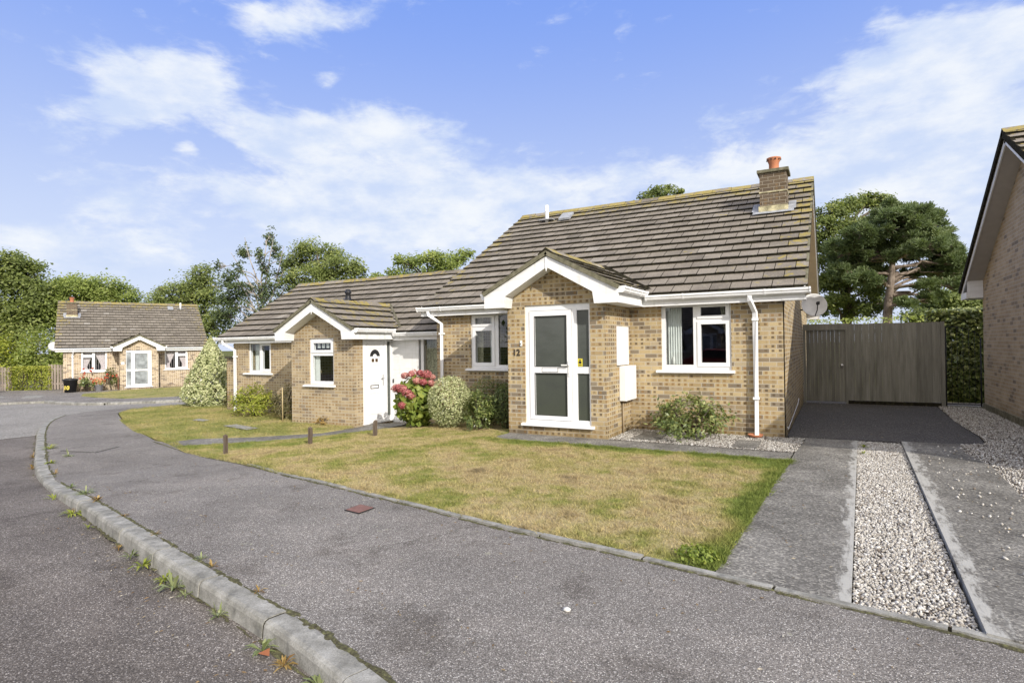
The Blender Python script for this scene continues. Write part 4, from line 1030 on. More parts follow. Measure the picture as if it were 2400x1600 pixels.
slab('drive_strip', [(4.54, -5.12), (5.36, -5.29), (5.58, 1.0), (5.6, 1.52), (4.6, 1.5), (4.62, 1.36), (4.86, 1.34), (4.77, .1), (4.75, -.7), (4.66, -2.2)], DRIVE, h=.006, th=.06, step=.11, edgefn=dedge)
def dedge2(x, y):
    return max(0, 1-abs((5.98+.033*(y+5.3))-x)/.26)
slab('drive_strip', [(5.99, -5.41), (7.4, -5.78), (7.15, -3.6), (6.9, -2.1), (6.95, -1.1), (6.98, -.1), (6.86, .75), (6.93, 1.58), (6.19, 1.54)], DRIVE, h=.03, th=.1, step=.11, edgefn=dedge2)
slab('driveway', [(4.57, 1.53), (6.95, 1.62), (7.28, 1.9), (7.34, 2.6), (7.32, 4.7), (7.42, 7.75), (4.57, 7.75)], DARKTAR, h=.012, th=.06)
LAWN = [(4.53, -5.08), (4.17, -5.08), (3.2, -4.95), (2.6, -4.87), (1.37, -4.62), (.11, -4.41), (-1.35, -4.04), (-3.15, -3.47), (-5.0, -2.98), (-5.84, -2.68), (-5.22, -2.1), (-4.04, -.97), (-3.3, .15), (-2.9, .9), (-2.5, 1.33), (-.02, 1.33), (-.02, -.4), (.1, -.73), (4.72, -.70), (4.62, -2.3)]
slab('lawn', LAWN, LAWN_DRY, h=.008, th=.1)
NLAWN = [(-6.57, -2.46), (-6.99, -2.4), (-8.85, -1.74), (-11.97, -.5), (-14.5, .66), (-15.55, 1.5), (-15.8, 2.4), (-15.3, 3.6), (-14.4, 4.8), (-10.9, 4.0), (-10.8, 2.09), (-6.7, 2.09), (-6.7, .75), (-4.6, .75), (-4.4, .2), (-5.5, -1.3), (-6.45, -1.95)]
slab('lawn', NLAWN, LAWN_GRN, h=.008, th=.1)
slab('path', [(-6.55, -2.48), (-6.43, -1.95), (-5.48, -1.32), (-4.5, -.3), (-4.4, .6), (-4.5, 1.4), (-3.5, 1.4), (-3.3, .9), (-3.32, .13), (-4.06, -.99), (-5.24, -2.12), (-5.86, -2.7), (-6.2, -2.6)], DRIVE, h=.001, th=.05, step=.5, edgefn=lambda x, y: .2)
# far side of the turning head
FPAVE = [(-26.5, 2.2), (-25.2, 3.2), (-22.9, 3.0), (-21.3, 3.15), (-20, 3.8), (-18.2, 5.2), (-15.5, 8), (-14.5, 11), (-27, 20), (-38, 16), (-48, 8), (-50, 2), (-40, -2), (-30, .3)]
slab('pavement', FPAVE, PAVE, h=0, th=.1, step=3, skirtmat=KERB)
sweep('kerb', [(-25.2, 3.2), (-22.9, 3.0), (-21.3, 3.15), (-20, 3.8), (-18.2, 5.2), (-15.5, 8), (-14.5, 11)], [(.012, -.1), (.012, .008), (-.11, .008), (-.15, -.02), (-.15, -.16)], KERB, side=1)
FLAWN = [(-29.2, 6.4), (-27.2, 5.4), (-24.8, 4.95), (-22.4, 4.9), (-20.8, 6.2), (-21, 9), (-25, 12.6), (-29.2, 13.2), (-29.9, 11.0), (-30.1, 8.3)]
slab('lawn', FLAWN, LAWN_GRN, h=.02, th=.05, step=3)
slab('far_driveway', [(-29.3, 3.75), (-28.7, 4.3), (-30.9, 5.4), (-31.6, 4.9)], KERB, h=.006, th=.02, step=3)
slab('far_driveway', [(-30.2, 2.7), (-32.0, 4.3), (-33.6, 4.2), (-32.0, 2.2)], KERB, h=.006, th=.02, step=3)
slab('garden_path', [(4.6, 7.85), (14, 7.85), (14, 9.4), (4.6, 9.2)], PAVE, h=-.01, th=.05)
slab('garden_lawn', [(4.6, 9.2), (14, 9.4), (16, 24), (0, 26), (-2, 12)], LAWN_GRN, h=-.02, th=.05)

# gravel: bedding sheet plus loose stones
from mathutils.geometry import tessellate_polygon
def ico():
    t = (1+5**.5)/2
    V = np.array([(-1,t,0),(1,t,0),(-1,-t,0),(1,-t,0),(0,-1,t),(0,1,t),(0,-1,-t),(0,1,-t),(t,0,-1),(t,0,1),(-t,0,-1),(-t,0,1)], float); V /= np.linalg.norm(V[0])
    F = np.array([(0,11,5),(0,5,1),(0,1,7),(0,7,10),(0,10,11),(1,5,9),(5,11,4),(11,10,2),(10,7,6),(7,1,8),(3,9,4),(3,4,2),(3,2,6),(3,6,8),(3,8,9),(4,9,5),(2,4,11),(6,2,10),(8,6,7),(9,8,1)])
    return V, F
IV, IF = ico()
def rotmats(n, tilt=1.0):
    q = rng.normal(0, 1, (n, 4)); q[:, 1:3] *= tilt; q /= np.linalg.norm(q, axis=1)[:, None]; w, x, y, z = q.T
    return np.stack([np.stack([1-2*(y*y+z*z), 2*(x*y-z*w), 2*(x*z+y*w)], -1), np.stack([2*(x*y+z*w), 1-2*(x*x+z*z), 2*(y*z-x*w)], -1), np.stack([2*(x*z-y*w), 2*(y*z+x*w), 1-2*(x*x+y*y)], -1)], 1)
def gravel(label_poly, n, r0, r1, h, dens=None, name='gravel', base=True):
    P = scatter(label_poly, n, dens); k = len(P)
    r = r0+(r1-r0)*rng.random(k)**1.6
    S = np.stack([r*(.75+.6*rng.random(k)), r*(.7+.4*rng.random(k)), r*(.5+.35*rng.random(k))], -1)
    V = IV[None]*(1+rng.normal(0, .12, (k, 12, 1))); V = V*S[:, None, :]
    V = np.einsum('kij,kvj->kvi', rotmats(k, .5), V)
    c = np.c_[P, ZG(P[:, 0])+h+r*.25+rng.random(k)*r*.7]
    V = (V+c[:, None, :]).reshape(-1, 3); F = (IF[None]+np.arange(k)[:, None, None]*12).reshape(-1, 3)
    ti = np.repeat(np.clip(rng.normal(.62, .26, k), 0, 1), 12); mi = np.zeros(len(F), int)
    if base:
        tri = tessellate_polygon([[Vector((x, y, 0)) for x, y in label_poly]]); b0 = len(V)
        V = np.vstack([V, [(x, y, zg(x)+h) for x, y in label_poly]]); F = np.vstack([F, np.array(tri)+b0]); mi = np.r_[mi, np.ones(len(tri), int)]; ti = np.r_[ti, np.zeros(len(label_poly))]
    o = np_mesh(name, V, F, [STONE, BEDDING], tint=ti, mi=mi); o['kind'] = 'stuff'; return o
gravel([(5.37, -5.27), (5.97, -5.38), (6.18, 1.5), (5.6, 1.5), (5.58, 1.0)], 19000, .0065, .014, -.012)
gravel([(1.94, -.01), (4.74, -.04), (4.78, .1), (4.85, 1.33), (1.93, 1.33)], 8000, .0065, .013, .006)
gravel([(6.9, 1.62), (6.86, .75), (6.98, -.1), (6.95, -1.1), (6.9, -2.1), (7.15, -3.6), (7.4, -5.7), (8.25, -5.8), (8.26, 7.75), (7.44, 7.75), (7.33, 4.7), (7.36, 2.6), (7.3, 1.9)], 19000, .0075, .015, .010)
# loose stones that have spilled onto the concrete
gravel([(6.2, -5.0), (7.0, -5.2), (6.9, 1.3), (6.35, 1.2)], 130, .008, .02, .031, name='gravel', base=False)

# dead leaves and grit blown into the corners
def litter(areas):
    Vs, Fs, ts, k = [], [], [], 0
    for poly, n, h in areas:
        P = scatter(poly, n)
        for x, y in P:
            a = rng.random()*6.28; L = rng.uniform(.006, .02); W = L*rng.uniform(.4, .8); c, s_ = math.cos(a), math.sin(a); z = zg(x)+h+.003
            Vs += [(x-c*L, y-s_*L, z), (x+s_*W*.6, y-c*W*.6, z+rng.uniform(0, .006)), (x+c*L, y+s_*L, z+rng.uniform(0, .004)), (x-s_*W*.6, y+c*W*.6, z+rng.uniform(0, .006))]; Fs.append((k, k+1, k+2, k+3)); k += 4; ts += [float(rng.random())]*4
    o = np_mesh('leaf_litter', np.array(Vs), np.array(Fs), MATS['litter'], tint=ts); o['kind'] = 'stuff'
@material('litter')
def _(t): t.out(t.pbr(t.ramp(t.attr('tint'), [(0, (.12, .075, .035)), (.4, (.24, .16, .08)), (.7, (.34, .28, .18)), (1, (.48, .45, .38))]), .9, .1))
litter([([(4.6, 7.35), (7.5, 7.35), (7.5, 7.76), (4.6, 7.76)], 170, .012), ([(4.6, 1.6), (7.2, 2.2), (7.2, 7.4), (4.6, 7.4)], 130, .012), ([(4.6, -5.0), (5.35, -5.2), (5.55, 1.4), (4.7, 1.4)], 90, .006), ([(6.1, -5.3), (7.0, -5.4), (6.9, 1.4), (6.25, 1.4)], 110, .03),
        ([(-5, -4.6), (6, -6.5), (6, -5.6), (-1, -4.3), (-5, -3.2)], 260, 0), ([(-4, -5.3), (3, -6.7), (5, -7.3), (5, -7.0), (3, -6.45), (-4, -5.1)], 160, 0), ([(-3, -6.3), (2.5, -7.6), (3.2, -7.6), (2.9, -7.28), (-3, -5.95)], 150, -.105), ([(2.7, .1), (3.7, .1), (3.7, 1.2), (2.7, 1.2)], 150, .016)])
# grass blades
def grass(poly, n, mat, h0=.014, h1=.036, edge=None):
    P = scatter(poly, n); k = len(P); h = h0+(h1-h0)*rng.random(k)**1.5; a = rng.random(k)*2*math.pi; w = .0028+.002*rng.random(k)
    cl = .5+.5*np.sin(P[:, 0]*9.1+2.3*np.sin(P[:, 1]*7.7))*np.sin(P[:, 1]*8.3+1.9*np.sin(P[:, 0]*6.1)); h = h*(.65+.8*cl**2)
    lean = rng.normal(0, .8, (k, 2))*h[:, None]
    b = np.c_[P, ZG(P[:, 0])+.007]; d = np.c_[np.cos(a), np.sin(a), np.zeros(k)]*w[:, None]
    tip = b+np.c_[lean, h]
    V = np.stack([b-d, b+d, tip], 1).reshape(-1, 3); F = np.arange(3*k).reshape(-1, 3)
    ti = np.repeat(np.clip(rng.normal(.5, .22, k), 0, 1), 3)
    o = np_mesh('grass', V, F, mat, tint=ti); o['kind'] = 'stuff'; return o
LAWN_IN = [(4.53, -5.06), (4.17, -5.07), (3.2, -4.94), (2.6, -4.86), (1.37, -4.61), (.11, -4.40), (-1.35, -4.03), (-3.15, -3.45), (-5.0, -2.96), (-5.8, -2.66), (-5.18, -2.1), (-4.0, -.97), (-3.2, .3), (-2.0, .5), (-.5, .3), (-.02, -.2), (.08, -.75), (4.70, -.72), (4.62, -2.3)]
grass(LAWN_IN, 190000, GRASS_DRY)
grass(NLAWN, 60000, GRASS_GRN, .02, .05)
grass([(4.56, -5.1), (4.40, -5.06), (4.35, -4.4), (4.50, -2.2), (4.6, -.74), (4.76, -.7), (4.68, -2.2)], 9000, GRASS_DRY, .02, .048)
grass([(4.72, -.82), (.15, -.85), (.1, -.72), (4.73, -.68)], 7000, GRASS_DRY, .02, .045)
grass([(-.4, -4.27), (-1.35, -4.0), (-3.15, -3.42), (-5.0, -2.93), (-6.6, -2.3), (-9, -1.6), (-12, -.4), (-12, -.6), (-9, -1.82), (-6.6, -2.52), (-5.0, -3.07), (-3.15, -3.57), (-1.35, -4.13)], 7000, GRASS_GRN, .02, .05)
grass(FLAWN, 9000, GRASS_GRN, .04, .09)

def tufts(poly, n, mat, h0, h1, per=16):
    C = scatter(poly, n); P = np.repeat(C, per, 0)+rng.normal(0, .018, (n*per, 2)); k = len(P); h = (h0+(h1-h0)*rng.random(k)); a = rng.random(k)*2*math.pi
    b = np.c_[P, ZG(P[:, 0])+.006]; d = np.c_[np.cos(a), np.sin(a), np.zeros(k)]*(.003+.0022*rng.random(k))[:, None]; out = (P-np.repeat(C, per, 0))*1.6+rng.normal(0, .3, (k, 2))*h[:, None]
    V = np.stack([b-d, b+d, b+np.c_[out, h]], 1).reshape(-1, 3); ti = np.repeat(np.clip(rng.normal(.5, .22, k), 0, 1), 3)
    o = np_mesh('grass', V, np.arange(3*k).reshape(-1, 3), mat, tint=ti); o['kind'] = 'stuff'
tufts(LAWN_IN, 900, GRASS_DRY, .02, .05)
tufts([(4.6, -5.12), (4.3, -5.1), (2.6, -4.9), (.11, -4.43), (-1.35, -4.07), (-3.15, -3.5), (-5, -3.0), (-5, -2.85), (-3.15, -3.35), (-1.35, -3.92), (.11, -4.29), (2.6, -4.74), (4.3, -4.95)], 170, GRASS_DRY, .025, .06)
tufts([(4.56, -5.1), (4.45, -5.06), (4.52, -2.2), (4.66, -.74), (4.77, -.68), (4.69, -2.2)], 90, GRASS_DRY, .025, .06)
tufts(NLAWN, 500, GRASS_GRN, .03, .08)
# ------------------------------------------------------------------ plants
def leaves(P, N, L, W, tint, droop=.25):
    """diamond leaves at P facing N -> V, F, tint"""
    k = len(P); N = N/(np.linalg.norm(N, axis=1)[:, None]+1e-9)
    T = np.cross(N, rng.normal(0, 1, (k, 3))); T /= np.linalg.norm(T, axis=1)[:, None]+1e-9; B = np.cross(N, T)
    L = (np.broadcast_to(L, k)*(.7+.6*rng.random(k)))[:, None]; W = (np.broadcast_to(W, k)*(.7+.6*rng.random(k)))[:, None]
    V = np.stack([P-T*L*.5, P+B*W*.5-N*L*.04, P+T*L*.5-N*L*droop, P-B*W*.5-N*L*.04], 1).reshape(-1, 3)
    return V, np.arange(4*k).reshape(-1, 4), np.repeat(np.clip(tint, 0, 1), 4)
def unit(n):
    d = rng.normal(0, 1, (n, 3)); return d/np.linalg.norm(d, axis=1)[:, None]
def crown(name, clumps, mat, parent, base, nleaf, L, W, sub=(14, 26), spread=.16, thick=.55):
    """clumps: (centre, radii); leaves gather in sub-clusters on each clump so gaps stay between"""
    tot = sum(np.mean(r)**2 for _, r in clumps); Ps, Ns, Ts, cents = [], [], [], []
    for c, r in clumps:
        c = np.array(c); r = np.array(r); m = int(rng.integers(*sub)); n = int(nleaf*np.mean(r)**2/tot/m)+1
        for _ in range(m):
            d = unit(1)[0]; d[2] = d[2]*.9+.12; q = thick+(1.02-thick)*rng.random()**.6
            sc = c+d*r*q; cents.append((sc, c)); k = max(3, int(n*rng.uniform(.5, 1.5)))
            p = sc+rng.normal(0, 1, (k, 3))*np.mean(r)*spread*np.array((1.15, 1.15, .75))
            Ps.append(p); Ns.append(d*.55+np.array((.28, -.35, .62))+rng.normal(0, .5, (k, 3)))
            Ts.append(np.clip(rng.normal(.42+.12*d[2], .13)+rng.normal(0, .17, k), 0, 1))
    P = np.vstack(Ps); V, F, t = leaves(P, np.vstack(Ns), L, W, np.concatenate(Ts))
    return np_mesh(name, V-np.array(base), F, mat, parent, tint=t), cents
def limb_path(a, b, wob, n=5):
    a, b = np.array(a), np.array(b); L = np.linalg.norm(b-a); pts = []
    for i in range(n+1):
        q = i/n; p = a+(b-a)*q; p = p+np.array((0, 0, 1))*L*.10*math.sin(math.pi*q)+rng.normal(0, wob*L*math.sin(math.pi*q)+1e-6, 3); pts.append(p)
    return pts
K = 2400/2352
def px_clumps(lst, depth, jit=.8, fat=1.0):
    out = []
    for (x, y, rx, ry) in lst:
        d = depth+rng.normal(0, jit); s = d/CAM_F*K
        out.append((at(x*K, y*K, d), np.array((rx*s, rx*s*.9, ry*s))*fat))
    return out
def tree(name, label, trunk, depth, lst, mat, nleaf, L, W=None, bark=None, jit=1.0, sub=(16, 30), spread=.30, r=.28, group=None, twigs=True, thick=.5, cat='tree', forks=()):
    """trunk: list of photo points from the foot up, standing at the given distance"""
    bark = bark or BARK
    pts = [at(x*K, y*K, depth) for x, y in trunk]; z0 = zg(pts[0][0])-.16; pts[0][2] = min(pts[0][2], z0) if pts[0][2] < z0+3 else z0
    base = pts[0].copy(); t = thing(name, label, cat, tuple(base), 0, group)
    cl = px_clumps(lst, depth, jit)
    co, cents = crown('crown', cl, mat, t, base, nleaf, L, W or L*.6, sub, spread, thick)
    mb = MB(); n = len(pts)
    mb.tube([p-base for p in pts], [r*(1-.8*i/(n-1)) for i in range(n)], 9)
    top = pts[-1]
    allp = np.array(pts)
    def nearest(c):      # limb leaves the trunk a bit below the clump
        zt = max(allp[0][2]+1.2, min(allp[-1][2], c[2]-.25*np.linalg.norm((c-allp[-1])[:2])-.4)); zs = allp[:, 2]
        return np.array([np.interp(zt, zs, allp[:, j]) for j in range(3)])
    for c, rr in cl:
        a = nearest(c); lp = limb_path(a, c, .05); mb.tube([p-base for p in lp], np.linspace(r*.38, r*.10, len(lp)), 6)
        if twigs:
            for sc, cc in cents:
                if cc is c or np.allclose(cc, c):
                    q = lp[-2]; mb.tube([q-base, (q+sc)/2-base+rng.normal(0, .08, 3), sc-base], [r*.10, r*.07, r*.025], 4, cap=False)
    for fp in forks:
        lp = [at(x*K, y*K, depth+rng.normal(0, .4)) for x, y in fp]; mb.tube([p-base for p in lp], np.linspace(.07, .015, len(lp)), 5)
    mb.build('trunk', bark, t)
    return t
GB = 'trees beyond the bungalows'
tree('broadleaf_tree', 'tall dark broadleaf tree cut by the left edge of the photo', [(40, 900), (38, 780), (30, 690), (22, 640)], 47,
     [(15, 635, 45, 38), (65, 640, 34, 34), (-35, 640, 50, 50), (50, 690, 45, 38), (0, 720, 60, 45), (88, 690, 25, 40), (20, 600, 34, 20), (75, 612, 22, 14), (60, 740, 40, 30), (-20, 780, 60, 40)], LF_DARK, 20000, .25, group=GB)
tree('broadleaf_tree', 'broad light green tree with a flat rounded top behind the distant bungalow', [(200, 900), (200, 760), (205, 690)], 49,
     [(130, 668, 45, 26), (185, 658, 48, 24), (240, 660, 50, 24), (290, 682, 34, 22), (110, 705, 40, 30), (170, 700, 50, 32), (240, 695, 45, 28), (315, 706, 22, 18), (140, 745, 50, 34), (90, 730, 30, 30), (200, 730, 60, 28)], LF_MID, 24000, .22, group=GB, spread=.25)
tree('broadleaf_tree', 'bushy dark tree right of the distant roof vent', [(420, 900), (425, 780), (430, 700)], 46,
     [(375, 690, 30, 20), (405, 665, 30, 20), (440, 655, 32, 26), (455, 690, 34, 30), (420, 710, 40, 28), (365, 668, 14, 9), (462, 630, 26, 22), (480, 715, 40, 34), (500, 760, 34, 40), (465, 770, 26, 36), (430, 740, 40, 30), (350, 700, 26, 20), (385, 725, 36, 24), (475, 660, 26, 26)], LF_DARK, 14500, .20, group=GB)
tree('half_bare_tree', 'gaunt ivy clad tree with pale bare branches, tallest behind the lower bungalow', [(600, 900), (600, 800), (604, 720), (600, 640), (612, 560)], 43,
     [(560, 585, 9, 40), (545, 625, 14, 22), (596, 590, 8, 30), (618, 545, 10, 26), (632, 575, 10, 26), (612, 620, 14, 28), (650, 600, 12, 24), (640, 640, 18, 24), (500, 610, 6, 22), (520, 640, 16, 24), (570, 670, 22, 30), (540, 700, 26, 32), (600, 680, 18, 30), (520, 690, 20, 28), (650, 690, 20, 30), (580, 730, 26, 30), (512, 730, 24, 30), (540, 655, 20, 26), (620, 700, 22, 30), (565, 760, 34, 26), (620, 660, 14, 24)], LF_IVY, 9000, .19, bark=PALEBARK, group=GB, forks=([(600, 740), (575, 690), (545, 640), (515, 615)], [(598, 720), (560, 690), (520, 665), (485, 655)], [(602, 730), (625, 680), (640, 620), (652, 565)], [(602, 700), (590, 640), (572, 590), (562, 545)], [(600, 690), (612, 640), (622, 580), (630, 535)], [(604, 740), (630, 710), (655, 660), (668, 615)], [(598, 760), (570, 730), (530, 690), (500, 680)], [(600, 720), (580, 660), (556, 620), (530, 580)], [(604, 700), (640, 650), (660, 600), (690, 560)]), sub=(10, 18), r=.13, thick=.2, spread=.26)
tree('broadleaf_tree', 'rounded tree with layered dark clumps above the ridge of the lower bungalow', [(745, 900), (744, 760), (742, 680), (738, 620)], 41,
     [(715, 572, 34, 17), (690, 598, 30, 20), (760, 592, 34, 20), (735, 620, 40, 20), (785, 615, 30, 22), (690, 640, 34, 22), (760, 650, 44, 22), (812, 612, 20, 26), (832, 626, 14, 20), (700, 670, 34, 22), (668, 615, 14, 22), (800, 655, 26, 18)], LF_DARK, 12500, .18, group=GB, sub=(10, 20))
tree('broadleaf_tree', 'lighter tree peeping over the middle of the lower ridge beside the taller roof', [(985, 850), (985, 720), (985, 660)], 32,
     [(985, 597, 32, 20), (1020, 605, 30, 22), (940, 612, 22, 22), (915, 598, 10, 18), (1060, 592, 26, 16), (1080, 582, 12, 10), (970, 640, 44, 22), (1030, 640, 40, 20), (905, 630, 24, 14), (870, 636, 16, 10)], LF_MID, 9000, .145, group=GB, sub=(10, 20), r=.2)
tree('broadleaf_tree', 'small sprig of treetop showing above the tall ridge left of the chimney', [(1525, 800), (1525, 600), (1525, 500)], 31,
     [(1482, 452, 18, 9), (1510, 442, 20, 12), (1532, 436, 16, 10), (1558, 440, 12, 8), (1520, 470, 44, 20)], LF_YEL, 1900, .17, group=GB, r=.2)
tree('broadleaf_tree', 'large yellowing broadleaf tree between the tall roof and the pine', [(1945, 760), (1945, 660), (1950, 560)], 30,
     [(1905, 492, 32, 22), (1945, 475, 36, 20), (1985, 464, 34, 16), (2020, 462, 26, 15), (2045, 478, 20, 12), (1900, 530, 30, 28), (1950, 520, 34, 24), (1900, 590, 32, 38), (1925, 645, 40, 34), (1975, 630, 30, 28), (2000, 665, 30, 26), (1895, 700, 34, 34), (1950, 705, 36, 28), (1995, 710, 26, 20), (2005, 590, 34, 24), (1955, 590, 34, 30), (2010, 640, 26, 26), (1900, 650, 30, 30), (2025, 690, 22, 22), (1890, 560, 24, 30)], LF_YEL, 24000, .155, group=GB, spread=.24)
tree('broadleaf_tree', 'dark low tree under the pine branches at right', [(2200, 760), (2200, 720)], 33,
     [(2140, 705, 30, 18), (2185, 690, 34, 22), (2230, 690, 34, 24), (2255, 700, 26, 26), (2110, 730, 30, 14), (2160, 735, 30, 14)], LF_DARK, 11000, .16, group=GB, r=.2)
# pine
def pine():
    D = 26; foot = at(2036*K, 745*K, D); base = foot.copy(); base[2] = zg(foot[0])-.16
    t = thing('pine_tree', 'spreading old pine with layered needle pads and a pale leaning trunk', 'tree', tuple(base), 0, GB)
    tr = [base]+[at(x*K, y*K, D) for x, y in ((2038, 745), (2040, 700), (2046, 650), (2050, 600), (2052, 555), (2058, 520))]
    tb = MB(); tb.tube([p-base for p in tr], [.22, .19, .17, .15, .12, .08, .04], 10)
    pads = [(2065, 505, 34, 11), (2095, 488, 30, 11), (2030, 505, 26, 12), (2125, 498, 30, 14), (2150, 512, 26, 12), (2000, 530, 36, 12), (1965, 555, 34, 16), (2020, 555, 30, 11), (2100, 525, 34, 12), (2140, 545, 30, 12), (2170, 545, 20, 10),
            (2175, 575, 22, 10), (2195, 600, 22, 9), (2160, 585, 24, 9), (2000, 590, 34, 12), (1965, 600, 26, 12), (2025, 625, 22, 9), (2100, 628, 16, 6), (2205, 625, 20, 9), (2180, 640, 22, 8), (2140, 612, 18, 6), (2125, 655, 20, 6), (1985, 640, 30, 11), (2085, 570, 22, 8), (2120, 690, 24, 7), (2080, 700, 16, 6), (2050, 472, 12, 7), (2080, 520, 40, 12), (2055, 540, 34, 12), (2120, 570, 34, 12), (1985, 570, 34, 14), (2010, 600, 26, 10), (2150, 560, 30, 12), (2185, 585, 26, 10), (2105, 505, 36, 12), (1930, 575, 30, 16), (1945, 625, 30, 14), (1985, 545, 40, 14), (2165, 625, 26, 9), (2190, 655, 24, 9), (2150, 675, 24, 8), (2210, 645, 18, 8), (2060, 585, 30, 9), (2025, 655, 22, 9), (2060, 500, 46, 14), (2130, 530, 40, 14), (2100, 590, 26, 8), (2045, 700, 20, 8), (2175, 610, 28, 9)]
    V, F, T = [], [], []; n = 0
    for x, y, rx, ry in pads:
        d = D+rng.normal(0, 1.0); c = at(x*K, y*K, d); s = d/CAM_F*K; r = np.array((rx*s, rx*s, ry*s*1.45))*1.12
        zt = min(tr[-1][2], c[2]-.1*np.linalg.norm((c-tr[3])[:2])); zs = [p[2] for p in tr]
        a = np.array([np.interp(zt, zs, [p[j] for p in tr]) for j in range(3)])
        lp = limb_path(a, c-np.array((0, 0, r[2]*.4)), .045, 6); tb.tube([p-base for p in lp], np.linspace(.075, .02, 7), 5)
        m = int(60+52*rx/14)
        subs = [c+unit(1)[0]*r*np.array((1.15, 1.15, 1.0))*rng.random()**.45 for _s in range(9)]
        for _ in range(int(m*.9)):
            sc_ = subs[int(rng.integers(0, 9))]; dd = unit(1)[0]; q = sc_+dd*r*np.array((.34, .34, .42))*rng.random()**.5; k = 15; dd = (q-c)/(np.linalg.norm(q-c)+1e-6)
            up = np.array((dd[0]*.5, dd[1]*.5, .8)); dirs = up+rng.normal(0, .65, (k, 3)); dirs /= np.linalg.norm(dirs, axis=1)[:, None]
            L = .21*(.7+.6*rng.random(k))[:, None]; sd = np.cross(dirs, unit(k)); sd /= np.linalg.norm(sd, axis=1)[:, None]; sd *= .017
            o = q-base; V.append(np.stack([np.tile(o, (k, 1))-sd*.4, np.tile(o, (k, 1))+sd*.4, o+dirs*L+sd, o+dirs*L-sd], 1).reshape(-1, 3)); T.append(np.full(k*4, np.clip(rng.normal(.45+.3*dd[2], .16), 0, 1)))
            if rng.random() < .25: tb.tube([lp[-2]-base, (lp[-2]+q)/2-base, o], [.018, .014, .008], 4, cap=False)
    V = np.vstack(V); np_mesh('crown', V, np.arange(len(V)).reshape(-1, 4), LF_PINE, t, tint=np.concatenate(T))
    for path in ([(2046, 650), (2075, 628), (2105, 622), (2140, 634), (2165, 652), (2190, 668)], [(2042, 678), (2080, 676), (2110, 676)], [(2052, 590), (2085, 575), (2115, 600), (2140, 640)], [(2052, 575), (2095, 560), (2130, 585), (2155, 625)], [(2044, 660), (2020, 640), (1995, 622)]):
        lp = [at(x*K, y*K, D+.15*i) for i, (x, y) in enumerate(path)]; tb.tube([p-base for p in lp], np.linspace(.11, .03, len(lp)), 6)
    tb.build('trunk', MATS['pine_bark'], t)
pine()

def shrub(name, label, base, w, h, mat, n, L, W=None, shape='ball', core=.35, cat='shrub', group=None, stem=True, ntop=None, fol='foliage'):
    t = thing(name, label, cat, tuple(base), rng.random()*6, group)
    d = unit(n); q = rng.random(n)**(1/2.6); q = core+(1-core)*q
    if shape == 'cone':
        z = rng.random(n)**1.2; rr = (1-z**1.5)**1.0*(.5+.5*np.minimum(1, z/.2+.35))*q*(1+.07*np.sin(9*np.arctan2(d[:, 1], d[:, 0])+12*z)); a = np.arctan2(d[:, 1], d[:, 0])
        P = np.c_[np.cos(a)*rr*w/2, np.sin(a)*rr*w/2, z*h+.02]; N = np.c_[np.cos(a), np.sin(a), .45+0*a]
    elif shape == 'box':
        u = rng.random((n, 3))*2-1; ax = rng.integers(0, 3, n); sg = np.sign(rng.normal(0, 1, n)); k = np.arange(n); u[k, ax] = sg*(1-.35*rng.random(n)**2+.04*np.sin(u[:, (0)]*9+u[:, 2]*7)); u[:, 2] = np.where(u[:, 2] < -1, 1, u[:, 2])
        P = np.c_[u[:, 0]*w[0]/2, u[:, 1]*w[1]/2, (u[:, 2]+1)/2*h]; N = u*np.array((.6, .6, .8))+np.array((0, 0, .2)); q = np.abs(u).max(1); d = u
    elif shape == 'loose':
        m = max(8, n//60); cd = unit(m); cd[:, 2] = np.abs(cd[:, 2]); cq = (.45+.55*rng.random(m)**.5)[:, None]; cc = cd*cq*np.array((w/2, w/2, h*.8))+np.array((0, 0, h*.16)); ix = rng.integers(0, m, n)
        P = cc[ix]+rng.normal(0, 1, (n, 3))*np.array((w, w, h))*.075; P[:, 2] = np.clip(P[:, 2], .02, h*1.02); N = cd[ix]*.7+np.array((0, 0, .6)); d = cd[ix]
    else:
        P = d*q[:, None]*np.array((w/2, w/2, h/2))*(1+.05*np.sin(7*d[:, :1]*3+5*d[:, 2:])); P[:, 2] += h/2; N = d+np.array((0, 0, .25))
    N = N+rng.normal(0, .5, (n, 3))
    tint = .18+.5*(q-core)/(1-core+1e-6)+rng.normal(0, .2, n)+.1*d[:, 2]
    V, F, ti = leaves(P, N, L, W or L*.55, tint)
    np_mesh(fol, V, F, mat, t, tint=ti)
    if stem:
        mb = MB(); wr = (w if not hasattr(w, '__len__') else w[0])
        for i in range(7 if shape != 'box' else 12):
            if shape == 'box': x, y = rng.uniform(-w[0]*.4, w[0]*.4), rng.uniform(-w[1]*.3, w[1]*.3); mb.tube([(x, y, -.05), (x+.05, y, h*.5), (x-.03, y+.04, h*.85)], [.03, .02, .01], 6)
            else:
                a = rng.random()*6.28; e = np.array((math.cos(a)*wr*.3, math.sin(a)*wr*.3, h*.75)); mb.tube([(0, 0, -.05), tuple(e*.5+np.array((0, 0, .05*h))), tuple(e)], [.018, .012, .005], 5)
        mb.build('stem', BARK, t)
    return t
def gpt(x, y, h=0): return (x, y, zg(x)+h)
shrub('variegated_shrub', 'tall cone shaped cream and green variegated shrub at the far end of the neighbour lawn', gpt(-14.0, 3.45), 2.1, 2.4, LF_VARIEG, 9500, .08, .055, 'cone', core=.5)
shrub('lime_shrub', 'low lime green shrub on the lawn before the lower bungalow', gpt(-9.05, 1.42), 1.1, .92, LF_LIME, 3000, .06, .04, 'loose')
dry = shrub('dry_shrub', 'brown green twiggy shrub against the left flank of the gabled porch', gpt(-7.5, 1.15), .8, 1.0, LF_DRY, 1400, .055, .03, 'loose')
